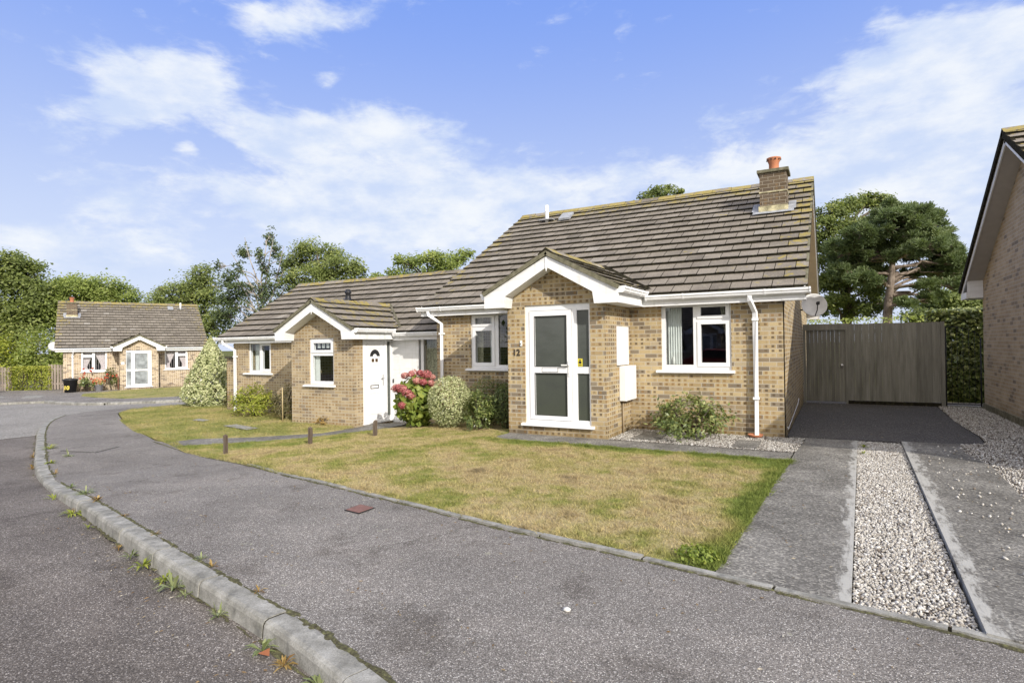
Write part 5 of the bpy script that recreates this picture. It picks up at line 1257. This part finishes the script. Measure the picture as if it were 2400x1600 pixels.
cn = MB().tube([(-7.08, .78, zg(-7)), (-7.10, .80, .62)], .014, 6).build('garden_cane', plain('bamboo', (.45, .36, .2), .7)); tag(cn, 'pale garden cane standing upright by the twiggy shrub', 'cane')
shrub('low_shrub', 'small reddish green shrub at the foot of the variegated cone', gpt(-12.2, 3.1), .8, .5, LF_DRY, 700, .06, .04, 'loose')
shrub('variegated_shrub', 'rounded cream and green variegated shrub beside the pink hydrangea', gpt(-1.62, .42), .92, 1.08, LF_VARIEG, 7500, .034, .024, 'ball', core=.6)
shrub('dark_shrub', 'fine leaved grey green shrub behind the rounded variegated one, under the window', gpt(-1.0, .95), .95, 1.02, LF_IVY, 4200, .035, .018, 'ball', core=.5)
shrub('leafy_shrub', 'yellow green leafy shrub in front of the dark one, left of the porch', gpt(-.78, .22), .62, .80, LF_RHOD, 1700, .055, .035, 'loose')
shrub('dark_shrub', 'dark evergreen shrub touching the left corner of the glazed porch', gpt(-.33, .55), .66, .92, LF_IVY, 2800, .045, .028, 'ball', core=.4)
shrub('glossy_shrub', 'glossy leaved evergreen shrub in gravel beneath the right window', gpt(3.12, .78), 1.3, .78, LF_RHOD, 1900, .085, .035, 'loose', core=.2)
# hydrangea with its flower heads
hy = shrub('hydrangea', 'tall hydrangea with big pink flower heads between the white door and the round shrub', gpt(-2.55, .55), 1.0, 1.12, LF_HYD, 1000, .15, .10, 'ball', core=.45)
for i in range(30):
    a = rng.random()*6.28; el = math.asin(rng.uniform(.25, .98)) if i < 24 else rng.uniform(-.35, .25); q = np.array((math.cos(a)*math.cos(el)*.50, math.sin(a)*math.cos(el)*.50, .60+math.sin(el)*.60)); r = rng.uniform(.075, .12); n_ = 260
    d = unit(n_); rr_ = (.72+.33*rng.random(n_))[:, None]; tone = rng.uniform(.15, .85)
    V, F, ti = leaves(q+d*r*rr_*np.array((1, 1, .85)), d+rng.normal(0, .35, (n_, 3)), .032, .028, np.clip(rng.normal(tone, .25, n_)+.15*d[:, 2], 0, 1), .1)
    np_mesh('flower_head', V, F, PINK, hy, tint=ti)
# low growth at the lawn's pavement corner
shrub('weed_clump', 'leafy green clump overgrowing the lawn corner beside the drive strip', gpt(4.38, -4.95), .34, .10, LF_HYD, 420, .03, .02, 'ball', core=.1, stem=False, cat='weed', fol='foliage')
hw = 1.0
shrub('hedge', 'tall leafy hedge seen through the iron gate, pale green on top', (8.75, 10.6, -.02), (2.6, 1.5), 2.42, LF_RHOD, 24000, .11, .07, 'box')
shrub('hedge', 'low tree lined hedge top just visible over the timber fence', (5.2, 16.0, -.1), (9.0, 1.4), 2.55, LF_MID, 6000, .10, .06, 'box')
# plants round the distant bungalow
def rose(label, base, h, w):
    t = shrub('rose_bush', label, base, w, h, LF_RHOD, 420, .10, .07, 'loose', cat='rose bush')
    for i in range(9):
        a = rng.random()*6.28; rr = rng.uniform(.2, .55)*w; q = np.array((math.cos(a)*rr, math.sin(a)*rr, h*rng.uniform(.55, 1.05))); d = unit(26)
        V, F, ti = leaves(q+d*.055, d, .07, .06, np.clip(rng.normal(.3+.4*(i % 2), .2, 26), 0, 1), .05); np_mesh('flower', V, F, RED, t, tint=ti)
    return t
hb = lambda lx, ly: (-30.39+lx*math.cos(1.131)-ly*math.sin(1.131), 9.885+lx*math.sin(1.131)+ly*math.cos(1.131), -.68)
rose('red and orange rose bush beside the black bin at the distant bungalow', hb(-2.5, .75), 1.25, .9)
rose('red rose bush under the distant window next to the porch', hb(-1.35, .85), 1.3, .9)
fp = thing('flower_pot', 'grey pot of orange flowers between the two rose bushes', 'flower pot', hb(-1.95, .5))
MB().lathe([(0, 0), (.17, 0), (.23, .36), (.25, .36), (.25, .40), (.2, .40), (.19, .34), (0, .34)], (0, 0, 0), 18).build('pot', plain('pale_pot', (.42, .42, .45), .6), fp)
d = unit(160); V, F, ti = leaves(d*np.array((.34, .34, .24))+np.array((0, 0, .55)), d, .09, .07, rng.random(160), .1); np_mesh('flowers', V, F, RED, fp, tint=np.clip(ti*.5+.5, 0, 1))
d = unit(160); V, F, ti = leaves(d*np.array((.3, .3, .22))+np.array((0, 0, .48)), d, .09, .06, rng.random(160), .1); np_mesh('foliage', V, F, LF_MID, fp, tint=ti)
bn = thing('rubbish_bin', 'black round bin with a painted yellow 10 at the corner of the distant bungalow', 'bin', hb(-3.25, .55), 1.0)
MB().lathe([(0, 0), (.27, 0), (.33, .66), (.36, .67), (.36, .73), (.33, .75), (.2, .79), (0, .80)], (0, 0, 0), 24).build('body', BLACKP, bn)
MB().tube([(-.08, 0, .79), (-.06, 0, .84), (.06, 0, .84), (.08, 0, .79)], .012, 6).build('lid_handle', BLACKP, bn)
bn.rotation_euler = (0, 0, .62)
text_part('10', .30, plain('bin_yellow', (.75, .62, .12), .6), bn, (-.17, -.318, .17), (R(90-6), 0, 0), name='painted_number', extrude=.012)

# distant fences, clipped hedge, car
def pale_fence(label, p0, p1, h, name='pale_fence'):
    p0, p1 = np.array(p0), np.array(p1); L = np.linalg.norm(p1-p0); t = thing(name, label, 'fence', (p0[0], p0[1], zg(p0[0])-.02), math.atan2(p1[1]-p0[1], p1[0]-p0[0]))
    b = MB(); x = 0
    while x < L: hh = h+rng.normal(0, .02); b.box(x, x+.13, -.02, .0, .05, hh, tint=float(rng.random())); x += .19
    b.build('pales', FARFENCE, t)
    for z in (.35, h-.3): MB().box(0, L, .001, .05, z, z+.09, tint=.4).build('rail', FARFENCE, t)
    for x in (0, L-.1): MB().box(x, x+.1, .051, .15, -.1, h+.02, tint=.3).build('post', FARFENCE, t)
pale_fence('upright pale fence joining the clipped hedge to the distant bungalow', (-36.9, 8.05), (-34.1, 9.3), 1.55)
pale_fence('upright pale fence at the left edge beside the dark car', (-42.0, 5.6), (-39.1, 6.95), 1.5)
shrub('hedge', 'clipped square hedge between two pale fences at far left', (-38.1, 7.75, -.8), (2.9, .8), 1.52, LF_LIME, 4200, .10, .06, 'box').rotation_euler = (0, 0, .44)
for i, (lab, x, y, dp, w, h, m_) in enumerate((('yellow green bush above the left fence', 20, 838, 42, 3.4, 4.0, LF_LIME), ('mid green bush behind the clipped hedge', 95, 838, 42, 3.6, 4.6, LF_MID), ('dark bush rising behind the pale fence by the distant bungalow', 60, 838, 45, 6.0, 6.2, LF_DARK))):
    p = at(x*K, y*K, dp); shrub('bush', lab, (p[0], p[1], zg(p[0])-.15), w, h, m_, 3200, .22, .14, 'loose', cat='bush')
def car(label, q, ang, col):
    t = thing('parked_car', label, 'car', (q[0], q[1], zg(q[0])-.1), ang)
    paint = plain('car_paint', col, .2, .6, .05)
    side = [(-2.05, .35), (2.0, .35), (2.06, .55), (2.02, .8), (1.85, .9), (1.0, .98), (.45, 1.38), (-.9, 1.44), (-1.7, 1.05), (-2.05, .95)]
    b = MB(); b.prism([(x, -.84, z) for x, z in side], (0, 1.68, 0)); b.build('body', paint, t, bevel=.06)
    g = MB()
    for y in (-.846, .842): g.prism([(x, y, z) for x, z in [(.9, 1.0), (.42, 1.33), (-.85, 1.38), (-1.4, 1.05)]], (0, .004, 0))
    g.build('window', BLACKP, t)
    for x in (-1.3, 1.3):
        for y in (-.85, .66):
            wv = MB(); wv.tube([(x, y, .32), (x, y+.19, .32)], .32, 22, smooth=False); w = wv.build('wheel', BLACKP, t)
            MB().tube([(x, y-.006, .32), (x, y+.2, .32)], .19, 16, smooth=False).build('rim', CHROME, w)
    for y in (-.7, .45): MB().box(2.0, 2.07, y, y+.25, .62, .76).build('headlight', METALW, t)
    MB().box(.62, .78, -1.02, -.85, .98, 1.1).build('mirror', paint, t)
c = at(10, 905, 33); d = np.array((math.cos(CAM_YAW), math.sin(CAM_YAW))); q = np.array((c[0], c[1]))-d*3.0
car('dark parked car nosing into the frame at the far left edge', q, CAM_YAW, (.012, .014, .02))
# across the road, seen only as reflections in the panes
car('red parked car across the road, mirrored in the right window', (1.2, -15.5), .1, (.32, .015, .02))
def copy_tree(o, parent=None):
    c = o.copy(); COL.objects.link(c)
    if parent: c.parent = parent
    for ch in list(o.children): copy_tree(ch, c)
    return c
OPP = copy_tree(FAR); OPP.location = (-2.0, -27.0, -.1); OPP.rotation_euler = (0, 0, math.pi+.05); OPP['label'] = 'bungalow across the road, mirrored faintly in the window panes'
for i, (x, y, w_, h_) in enumerate(((-12, -25, 7, 4.5), (9, -30, 8, 5.0), (4, -34, 9, 7.5), (-9, -35, 9, 7.0))):
    shrub('bush', ('broad bush left of', 'broad bush right of', 'taller bush behind the right half of', 'taller bush behind the left half of')[i]+' the bungalow across the road', (x, y, -.2), w_, h_, LF_DARK, 2500, .4, .28, 'loose', cat='bush')

# garden wall and lean-to beyond the neighbour
gw = MB(); gw.box(-11.55, -10.87, 2.35, 2.57, -.5, 1.32); o = gw.build('garden_wall', BRICK); tag(o, 'low brick garden wall left of the lower bungalow with dark coping', 'wall')
MB().box(-11.6, -10.85, 2.31, 2.61, 1.322, 1.39).build('coping', MOSSY, o)
sh = thing('garden_shed', 'small shed with a pale green felt roof behind the garden wall', 'shed', (-12.0, 4.6, -.4))
MB().box(-.75, .9, -.55, .9, 0, 1.9).build('wall', FENCE, sh)
MB().prism([(-.9, -.7, 1.87), (1.0, -.7, 1.87), (1.0, .15, 2.28), (-.9, .15, 2.28)], (0, -.02, .05)).prism([(-.9, 1.0, 1.87), (1.0, 1.0, 1.87), (1.0, .155, 2.28), (-.9, .155, 2.28)], (0, .02, .05)).build('roof', plain('green_felt', (.26, .30, .25), .8), sh)

# timber gate and fence across the drive
tf = thing('timber_fence', 'weathered grey close boarded fence closing the back of the drive', 'fence', (5.6, 7.78, 0))
b = MB(); x = -.02
while x < 1.90: w = rng.uniform(.13, .165); e = min(x+w-.0025, 1.92); b.box(x, e, rng.uniform(-.006, .006), .025, .10+rng.normal(0, .006), 2.04+rng.normal(0, .004), tint=float(rng.random())); x += w
b.build('boards', FENCE, tf)
MB().box(-.02, 1.92, .004, .03, -.02, .095, tint=.1).build('gravel_board', BUTT, tf)
for z in (.35, 1.1, 1.8): MB().box(-.02, 1.92, .027, .08, z, z+.08, tint=.4).build('rail', FENCE, tf)
MB().box(1.922, 2.0, -.02, .08, -.05, 2.05, tint=.3).build('post', FENCE, tf)
tg = thing('timber_gate', 'narrow plank gate with a round knob, between the side wall and the boarded fence', 'gate', (4.6, 7.78, 0))
b = MB(); x = .04
while x < .92: w = rng.uniform(.085, .11); e = min(x+w-.002, .94); b.box(x, e, rng.uniform(.016, .022), .04, .05, 1.91, tint=float(rng.random())); x += w
lf = b.build('gate_leaf', FENCE2, tg)
kn = MB().lathe([(0, -.05), (.025, -.045), (.032, -.03), (.015, -.015), (.015, 0), (.042, .004)], (0, 0, 0), 14).build('knob', CHROME, lf); kn.rotation_euler = (R(-90), 0, 0); kn.location = (.85, .012, .98)
MB().box(-.03, .985, -.01, .06, 1.90, 2.06, tint=.7).build('header_board', FENCE, tg)
MB().box(-.03, .03, -.005, .07, -.05, 1.898, tint=.5).box(.94, .985, -.005, .07, -.05, 1.898, tint=.6).build('gate_post', FENCE, tg)
ig = thing('iron_gate', 'thin black wrought iron gate with an arched top beside the shaded gable', 'gate', (7.62, 7.8, 0))
b = MB(); X1 = .66
arch = lambda x: 1.62+.30*math.sqrt(max(0, 1-(x/X1)**2))
b.tube([(0, 0, .08), (X1, 0, .08)], .012, 6).tube([(0, 0, .95), (X1, 0, .95)], .005, 6)
b.tube([(x, 0, arch(x)) for x in np.linspace(0, X1, 14)], .007, 6).tube([(0, 0, 0), (0, 0, 1.92)], .014, 6).tube([(X1, 0, 0), (X1, 0, 1.64)], .014, 6)
b.build('gate_frame', IRON, ig)
for i in range(1, 6): x = X1*i/6; MB().tube([(x, 0, .08), (x, 0, arch(x))], .0042, 6).build('bar', IRON, ig)
MB().box(-.02, X1+.02, -.06, .1, -.1, .03).build('threshold', MOSSY, ig)

# small things on the ground
for i, (x, y, h, lab) in enumerate(((-3.91, -3.02, .33, 'short weathered post on the lawn edge nearest the pavement'), (-3.08, -1.91, .31, 'short weathered post halfway along the lawn edge by the path'), (-2.46, -.88, .30, 'short weathered post nearest the white door'))):
    b = MB(); z = zg(x); s = .029; V = []
    for q in range(5):
        zz = z-.1+(h+.1)*q/4; k = s*(1+rng.normal(0, .06)); ox, oy = rng.normal(0, .004, 2); V += [(x-k+ox, y-k+oy, zz), (x+k+ox, y-k+oy, zz), (x+k+ox, y+k+oy, zz), (x-k+ox, y+k+oy, zz+(.02 if q == 4 else 0))]
    F = [(4*q+j, 4*q+(j+1) % 4, 4*q+4+(j+1) % 4, 4*q+4+j) for q in range(4) for j in range(4)]+[(16, 17, 18, 19)]
    o = b.add(V, F, tint=.5).build('timber_post', POSTW); tag(o, lab, 'post', 'short posts along the lawn edge')
def cover(name, label, pts, mat, rim, cat, h=.006):
    c = np.mean(pts, 0); t = thing(name, label, cat, (c[0], c[1], zg(c[0])+h))
    q = [(x-c[0], y-c[1]) for x, y in pts]
    MB().prism([(x*1.0, y*1.0, 0) for x, y in q], (0, 0, .004)).build('rim', rim, t)
    MB().prism([(x*.9, y*.9, .004) for x, y in q], (0, 0, .003)).build('lid', mat, t)
@material('rusty_cover')
def _(t):
    p = t.pos(); n = t.noise(p, 30, 4); t.out(t.pbr(t.ramp(n, [(.3, (.16, .085, .07)), (.7, (.24, .135, .115))]), .9, .2, t.bump(t.vor(p, 80), .4, .004)))
cover('manhole_cover', 'small red brown metal cover in the pavement beside the dry lawn', [(1.02, -5.16), (1.02, -4.93), (1.24, -4.96), (1.24, -5.19)], MATS['rusty_cover'], IRON, 'cover')
cover('manhole_cover', 'dark asphalt filled service cover set in the pavement by the far bend', [(-7.46, -3.95), (-7.7, -3.42), (-6.9, -3.2), (-6.6, -3.75)], PAVE, DARKTAR, 'cover', .003)
cover('stone_slab', 'small pale slab in the neighbour lawn farther from the porch', [(-9.65, .0), (-9.75, .27), (-9.2, .2), (-9.1, -.05)], KERB, KERB, 'slab', .03)
cover('stone_slab', 'long pale slab in the neighbour lawn nearer the porch', [(-7.62, -.5), (-7.55, -.2), (-6.45, -.42), (-6.45, -.72)], KERB, KERB, 'slab', .03)
cover('paving_slab', 'square dark slab in the gravel bed beside the porch', [(2.27, .15), (2.27, .98), (2.72, .98), (2.72, .15)], DRIVE, DRIVE, 'slab', .022)
cover('paving_slab', 'square dark slab in the gravel bed beneath the downpipe', [(3.9, .02), (3.9, .72), (4.25, .72), (4.25, .02)], DRIVE, DRIVE, 'slab', .022)
MB().prism([(4.0, 1.05, .03), (4.22, 1.05, .03), (4.24, 1.28, .03), (3.98, 1.28, .03)], (0, 0, .035))
o = MB().lathe([(0, 0), (.09, 0), (.125, .045), (.115, .045), (.085, .012), (0, .012)], (4.11, 1.16, .02), 20).build('terracotta_saucer', TERRA); tag(o, 'shallow terracotta saucer under the white downpipe', 'saucer')
V = IV*np.array((.028, .02, .016))*(1+rng.normal(0, .1, (12, 1)))+np.array((3.86, -6.02, .012))
P0 = at(1302*K, 1403*K, 1.0); dd = P0-CAM_C; P0 = CAM_C+dd*(-CAM_C[2]/dd[2])
o = np_mesh('white_stone', V-np.array((3.86, -6.02, 0))+np.array((P0[0], P0[1], 0)), IF, STONE, tint=np.ones(12)); tag(o, 'single white pebble lying on the bare pavement', 'stone')
# weeds rooted along the kerb
def weed(label, x, y, z, s, n, mat, up=.5):
    t = thing('weed', label, 'weed', (x, y, z), rng.random()*6, 'weeds along the kerb')
    V, F, T = [], [], []; i0 = 0
    for i in range(n):
        a = rng.random()*6.28; el = abs(rng.normal(up, .4)); L = s*rng.uniform(.35, .95); d = np.array((math.cos(a)*math.cos(el), math.sin(a)*math.cos(el), math.sin(el))); sd = np.cross(d, (0, 0, 1)); sd = sd/(np.linalg.norm(sd)+1e-6)*L*rng.uniform(.06, .13)
        o = np.array((math.cos(a), math.sin(a), 0))*s*.08*rng.random(); m = o+d*L*.55+np.array((0, 0, L*.08)); e = o+d*L-np.array((0, 0, L*.22*math.cos(el))); m[2] = max(m[2], .006); e[2] = max(e[2], .003)
        V += [o-sd*.15, o+sd*.15, m+sd, m-sd, e+sd*.25, e-sd*.25]; F += [(i0, i0+1, i0+2, i0+3), (i0+3, i0+2, i0+4, i0+5)]; i0 += 6; T += [float(np.clip(rng.normal(.5, .25), 0, 1))]*6
    np_mesh('leaves', np.array(V), np.array(F), mat, t, tint=T)
    MB().tube([(0, 0, -.02), (0, 0, s*.18)], [.004, .002], 5, cap=False).build('stem', mat, t)
ROADW = [(2.99, -7.30, .12, 20, 0, 'broad leaved weed in the kerb gutter at the bottom edge of the photo'), (2.66, -7.245, .10, 26, 1, 'flat straw coloured weed in the gutter, second from the bottom of the photo'), (2.42, -7.19, .12, 18, 0, 'grey green weed in the gutter beside an orange fallen leaf'), (1.80, -7.04, .12, 18, 0, 'grey green weed in the gutter, fourth from the bottom of the photo'),
         (1.30, -6.95, .09, 14, 0, 'small green weed in the gutter, fifth from the bottom'), (1.10, -6.91, .16, 26, 0, 'largest grey green weed clump in the gutter, halfway up the near kerb'), (.92, -6.87, .13, 24, 2, 'dense bright green tuft in the gutter touching the largest weed clump'), (.45, -6.77, .13, 20, 2, 'leafy bright green weed in the gutter below the third kerb joint'),
         (.14, -6.70, .11, 18, 0, 'pale green weed in the gutter just above the leafy one'), (-.2, -6.62, .08, 14, 1, 'small yellow green weed in the gutter near the middle of the kerb'), (-1.25, -6.37, .09, 14, 2, 'solitary small green weed in the gutter beyond a long bare stretch'), (-2.05, -6.15, .15, 24, 2, 'green weed clump in the gutter where the kerb starts to bend'), (-2.2, -6.10, .10, 14, 1, 'withered weed beside the clump where the kerb starts to bend'), (-3.35, -5.77, .16, 24, 2, 'tall green weed in the gutter on the kerb bend'), (-6.6, -4.72, .14, 20, 1, 'dry weed in the gutter on the distant part of the kerb'), (-7.9, -4.2, .14, 18, 1, 'farthest dry weed in the gutter')]
for x, y, s, n, k, lab in ROADW: weed(lab, x, y, zg(x)-.1, s, n, (LF_WEED, LF_RUST, LF_LIME)[k], .45)
PAVW = [(1.92, -6.83, .07, 12, 1, 'rusty weed behind the kerb, nearest the camera on the pavement side'), (1.22, -6.69, .07, 12, 1, 'rusty tuft behind the kerb beside a green sprig'), (1.0, -6.64, .08, 16, 0, 'green sprig behind the kerb on the pavement side'), (.05, -6.44, .07, 12, 1, 'low dry weed behind the kerb on the near straight'), (-.92, -6.2, .08, 14, 1, 'brown weed behind the kerb before the bend'), (-2.0, -5.92, .12, 20, 1, 'red brown spreading weed behind the kerb'), (-2.7, -5.72, .16, 34, 0, 'dense green clump behind the kerb at the bend'), (-3.5, -5.52, .10, 18, 0, 'smaller green tuft behind the kerb beyond the dense clump'),
        (-5.1, -5.02, .12, 16, 1, 'dry yellow flowered weed behind the kerb on the bend'), (-6.2, -4.62, .14, 22, 2, 'green tuft behind the kerb on the far bend'), (-8.0, -3.9, .2, 30, 2, 'round green cushion behind the kerb on the distant part'), (-6.7, -4.15, .16, 20, 0, 'flat weed in the pavement by the service cover'), (5.66, .9, .10, 22, 2, 'bright green weed where the gravel strip meets the drive'), (5.64, .3, .09, 18, 2, 'smaller bright weed in the gravel strip edge')]
for x, y, s, n, k, lab in PAVW: weed(lab, x, y, zg(x)+.002, s, n, (LF_WEED, LF_RUST, LF_LIME)[k], .35)
o = np_mesh('fallen_leaf', np.array([(0, 0, .01), (.04, -.03, .03), (.09, 0, .015), (.05, .035, .035)])+np.array((2.45, -7.24, -.095)), np.array([(0, 1, 2, 3)]), plain('orange_leaf', (.33, .12, .05), .8), tint=np.zeros(4)); tag(o, 'orange fallen leaf lying in the gutter', 'leaf')
# creeper at the neighbour porch foot
shrub('withered_plant', 'small rust coloured withered plant at the foot of the gabled porch', gpt(-5.55, .68), .34, .26, LF_RUST, 60, .10, .03, 'loose', core=.1, cat='plant')

# ------------------------------------------------------------------ sky, sun, camera
SUN = Vector((1.5, -1.0, .94)).normalized()
w = bpy.data.worlds.new('World'); scene.world = w; w.use_nodes = True; w.node_tree.nodes.clear(); t = NT(w.node_tree)
STR = .10
sky = t.n('ShaderNodeTexSky', sky_type='NISHITA', sun_disc=False, sun_elevation=math.asin(SUN.z), sun_rotation=math.atan2(SUN.x, SUN.y), air_density=1.0, dust_density=.6, ozone_density=2.5, altitude=60)
vec = t.n('ShaderNodeTexCoord').outputs['Generated']
x, y, z = t.xyz(vec)
el = t.m('ARCSINE', z); az = t.m('ARCTAN2', x, y)
def azel(px, py):
    d = at(px*K, py*K, 1.0)-CAM_C; d /= np.linalg.norm(d); return math.atan2(d[0], d[1]), math.asin(d[2])
CL = [(330, 215, 165, 75, 1.0), (430, 170, 100, 55, .8), (250, 265, 100, 40, .7), (325, 130, 60, 34, .5), (232, 322, 28, 20, .5), (900, 300, 190, 48, .85), (690, 280, 120, 40, .75), (600, 325, 110, 24, .6), (880, 430, 290, 90, 1.05), (690, 490, 200, 45, .75), (970, 520, 300, 90, .9), (530, 440, 110, 26, .55), (745, 192, 55, 20, .65), (402, 377, 34, 14, .8), (320, 12, 50, 16, .45),
      (640, 62, 120, 42, .9), (760, 40, 170, 34, .55), (1050, 5, 300, 26, .5), (1450, 40, 260, 30, .35), (120, 575, 240, 36, .95), (340, 555, 110, 46, .85), (260, 490, 50, 28, .5), (200, 640, 260, 34, .5), (2300, 90, 260, 100, .9), (2080, 170, 280, 60, .65), (2020, 310, 240, 100, .72), (2300, 320, 340, 200, .7), (1640, 420, 220, 60, .85), (1640, 295, 90, 24, .35), (1330, 430, 180, 50, .5), (1900, 430, 300, 80, .7), (2150, 560, 360, 110, .75)]
wn = t.n('ShaderNodeTexNoise', {'Vector': vec, 'Scale': 5.0, 'Detail': 3, 'Roughness': .55}).outputs['Color']
wx, wy, wz = t.xyz(wn)
az2 = t.m('ADD', az, t.m('MULTIPLY', t.m('SUBTRACT', wx, .5), .16)); el2 = t.m('ADD', el, t.m('MULTIPLY', t.m('SUBTRACT', wy, .5), .10))
tot = None
for (px, py, rx, ry, k) in CL:
    a0, e0 = azel(px, py); a1, _ = azel(px+rx, py); _, e1 = azel(px, py-ry)
    da = t.m('DIVIDE', t.m('SUBTRACT', az2, a0), abs(a1-a0)); de = t.m('DIVIDE', t.m('SUBTRACT', el2, e0), abs(e1-e0)*1.05)
    g = t.m('EXPONENT', t.m('MULTIPLY', t.m('ADD', t.m('MULTIPLY', da, da), t.m('MULTIPLY', de, de)), -.8)); g = t.m('MULTIPLY', g, k)
    tot = g if tot is None else t.m('ADD', tot, g)
# unseen cloud added behind the camera and overhead as neutral fill light
bfac = t.sm(t.m('ADD', t.m('MULTIPLY', x, -float(_fw[0])), t.m('MULTIPLY', y, -float(_fw[1]))), -.1, .4)
beh = t.m('MULTIPLY', bfac, .75)
tot = t.m('ADD', tot, t.m('ADD', beh, t.m('MULTIPLY', t.sm(el, .66, .95), .8)))
n1 = t.noise(t.map(vec, (1, 1, 2.6)), 6.5, 10, .6, .5); n2 = t.noise(t.map(vec, (1, 1, 2.4), (3, 1, 2)), 22, 8, .62, .3)
nn = t.m('ADD', t.m('MULTIPLY', t.m('SUBTRACT', n1, .5), 1.9), t.m('MULTIPLY', t.m('SUBTRACT', n2, .5), 1.05))
cf = t.sm(t.m('ADD', t.m('MULTIPLY', tot, .80), nn), .22, .92)
hz = t.sm(el, .34, .0)
lum = t.noise(t.map(vec, (1, 1, 2.2), (7, 3, 0)), 9, 8, .6)
ccol = t.mix(t.sm(lum, .3, .7), tuple(c/STR for c in (.62, .73, .96)), tuple(c/STR for c in (.92, .955, 1.0)))
grade = t.mix(t.sm(el, .02, .62), tuple(c/STR for c in (.70, .79, 1.0)), tuple(c/STR for c in (.23, .40, 1.0)))
blue = t.mix(.86, sky.outputs[0], grade)
col = t.mix(t.m('MULTIPLY', hz, .42), blue, tuple(c/STR for c in (.72, .79, .98)))
col = t.mix(t.m('MULTIPLY', cf, .95), col, t.mix(bfac, ccol, tuple(c/STR for c in (2.05, 1.90, 1.66))))  # cloud behind the camera made extra bright and warm as added fill
bg = t.n('ShaderNodeBackground', {'Color': col, 'Strength': STR})
t.n('ShaderNodeOutputWorld', {'Surface': bg.outputs[0]})
w.cycles.sampling_method = 'MANUAL'; w.cycles.sample_map_resolution = 512

sd = bpy.data.lights.new('sun', 'SUN'); sd.energy = 4.75; sd.angle = R(.55); sd.color = (1.0, .945, .86)
so = bpy.data.objects.new('sun', sd); COL.objects.link(so); so.rotation_euler = SUN.to_track_quat('Z', 'Y').to_euler(); so.location = (20, -15, 20)
cam = bpy.data.cameras.new('camera'); co = bpy.data.objects.new('camera', cam); COL.objects.link(co)
cam.sensor_fit = 'HORIZONTAL'; cam.sensor_width = 36; cam.lens = CAM_F/2400*36; cam.clip_start = .05; cam.clip_end = 3000
from mathutils import Matrix
M = Matrix(((_r2[0], _u2[0], -_fw[0], CAM_C[0]), (_r2[1], _u2[1], -_fw[1], CAM_C[1]), (_r2[2], _u2[2], -_fw[2], CAM_C[2]), (0, 0, 0, 1)))
co.matrix_world = M
scene.camera = co
scene.view_settings.view_transform = 'Standard'; scene.view_settings.look = 'None'; scene.view_settings.exposure = 0
scene.render.engine = 'CYCLES'; scene.cycles.max_bounces = 6; scene.cycles.transparent_max_bounces = 12; scene.cycles.use_denoising = True
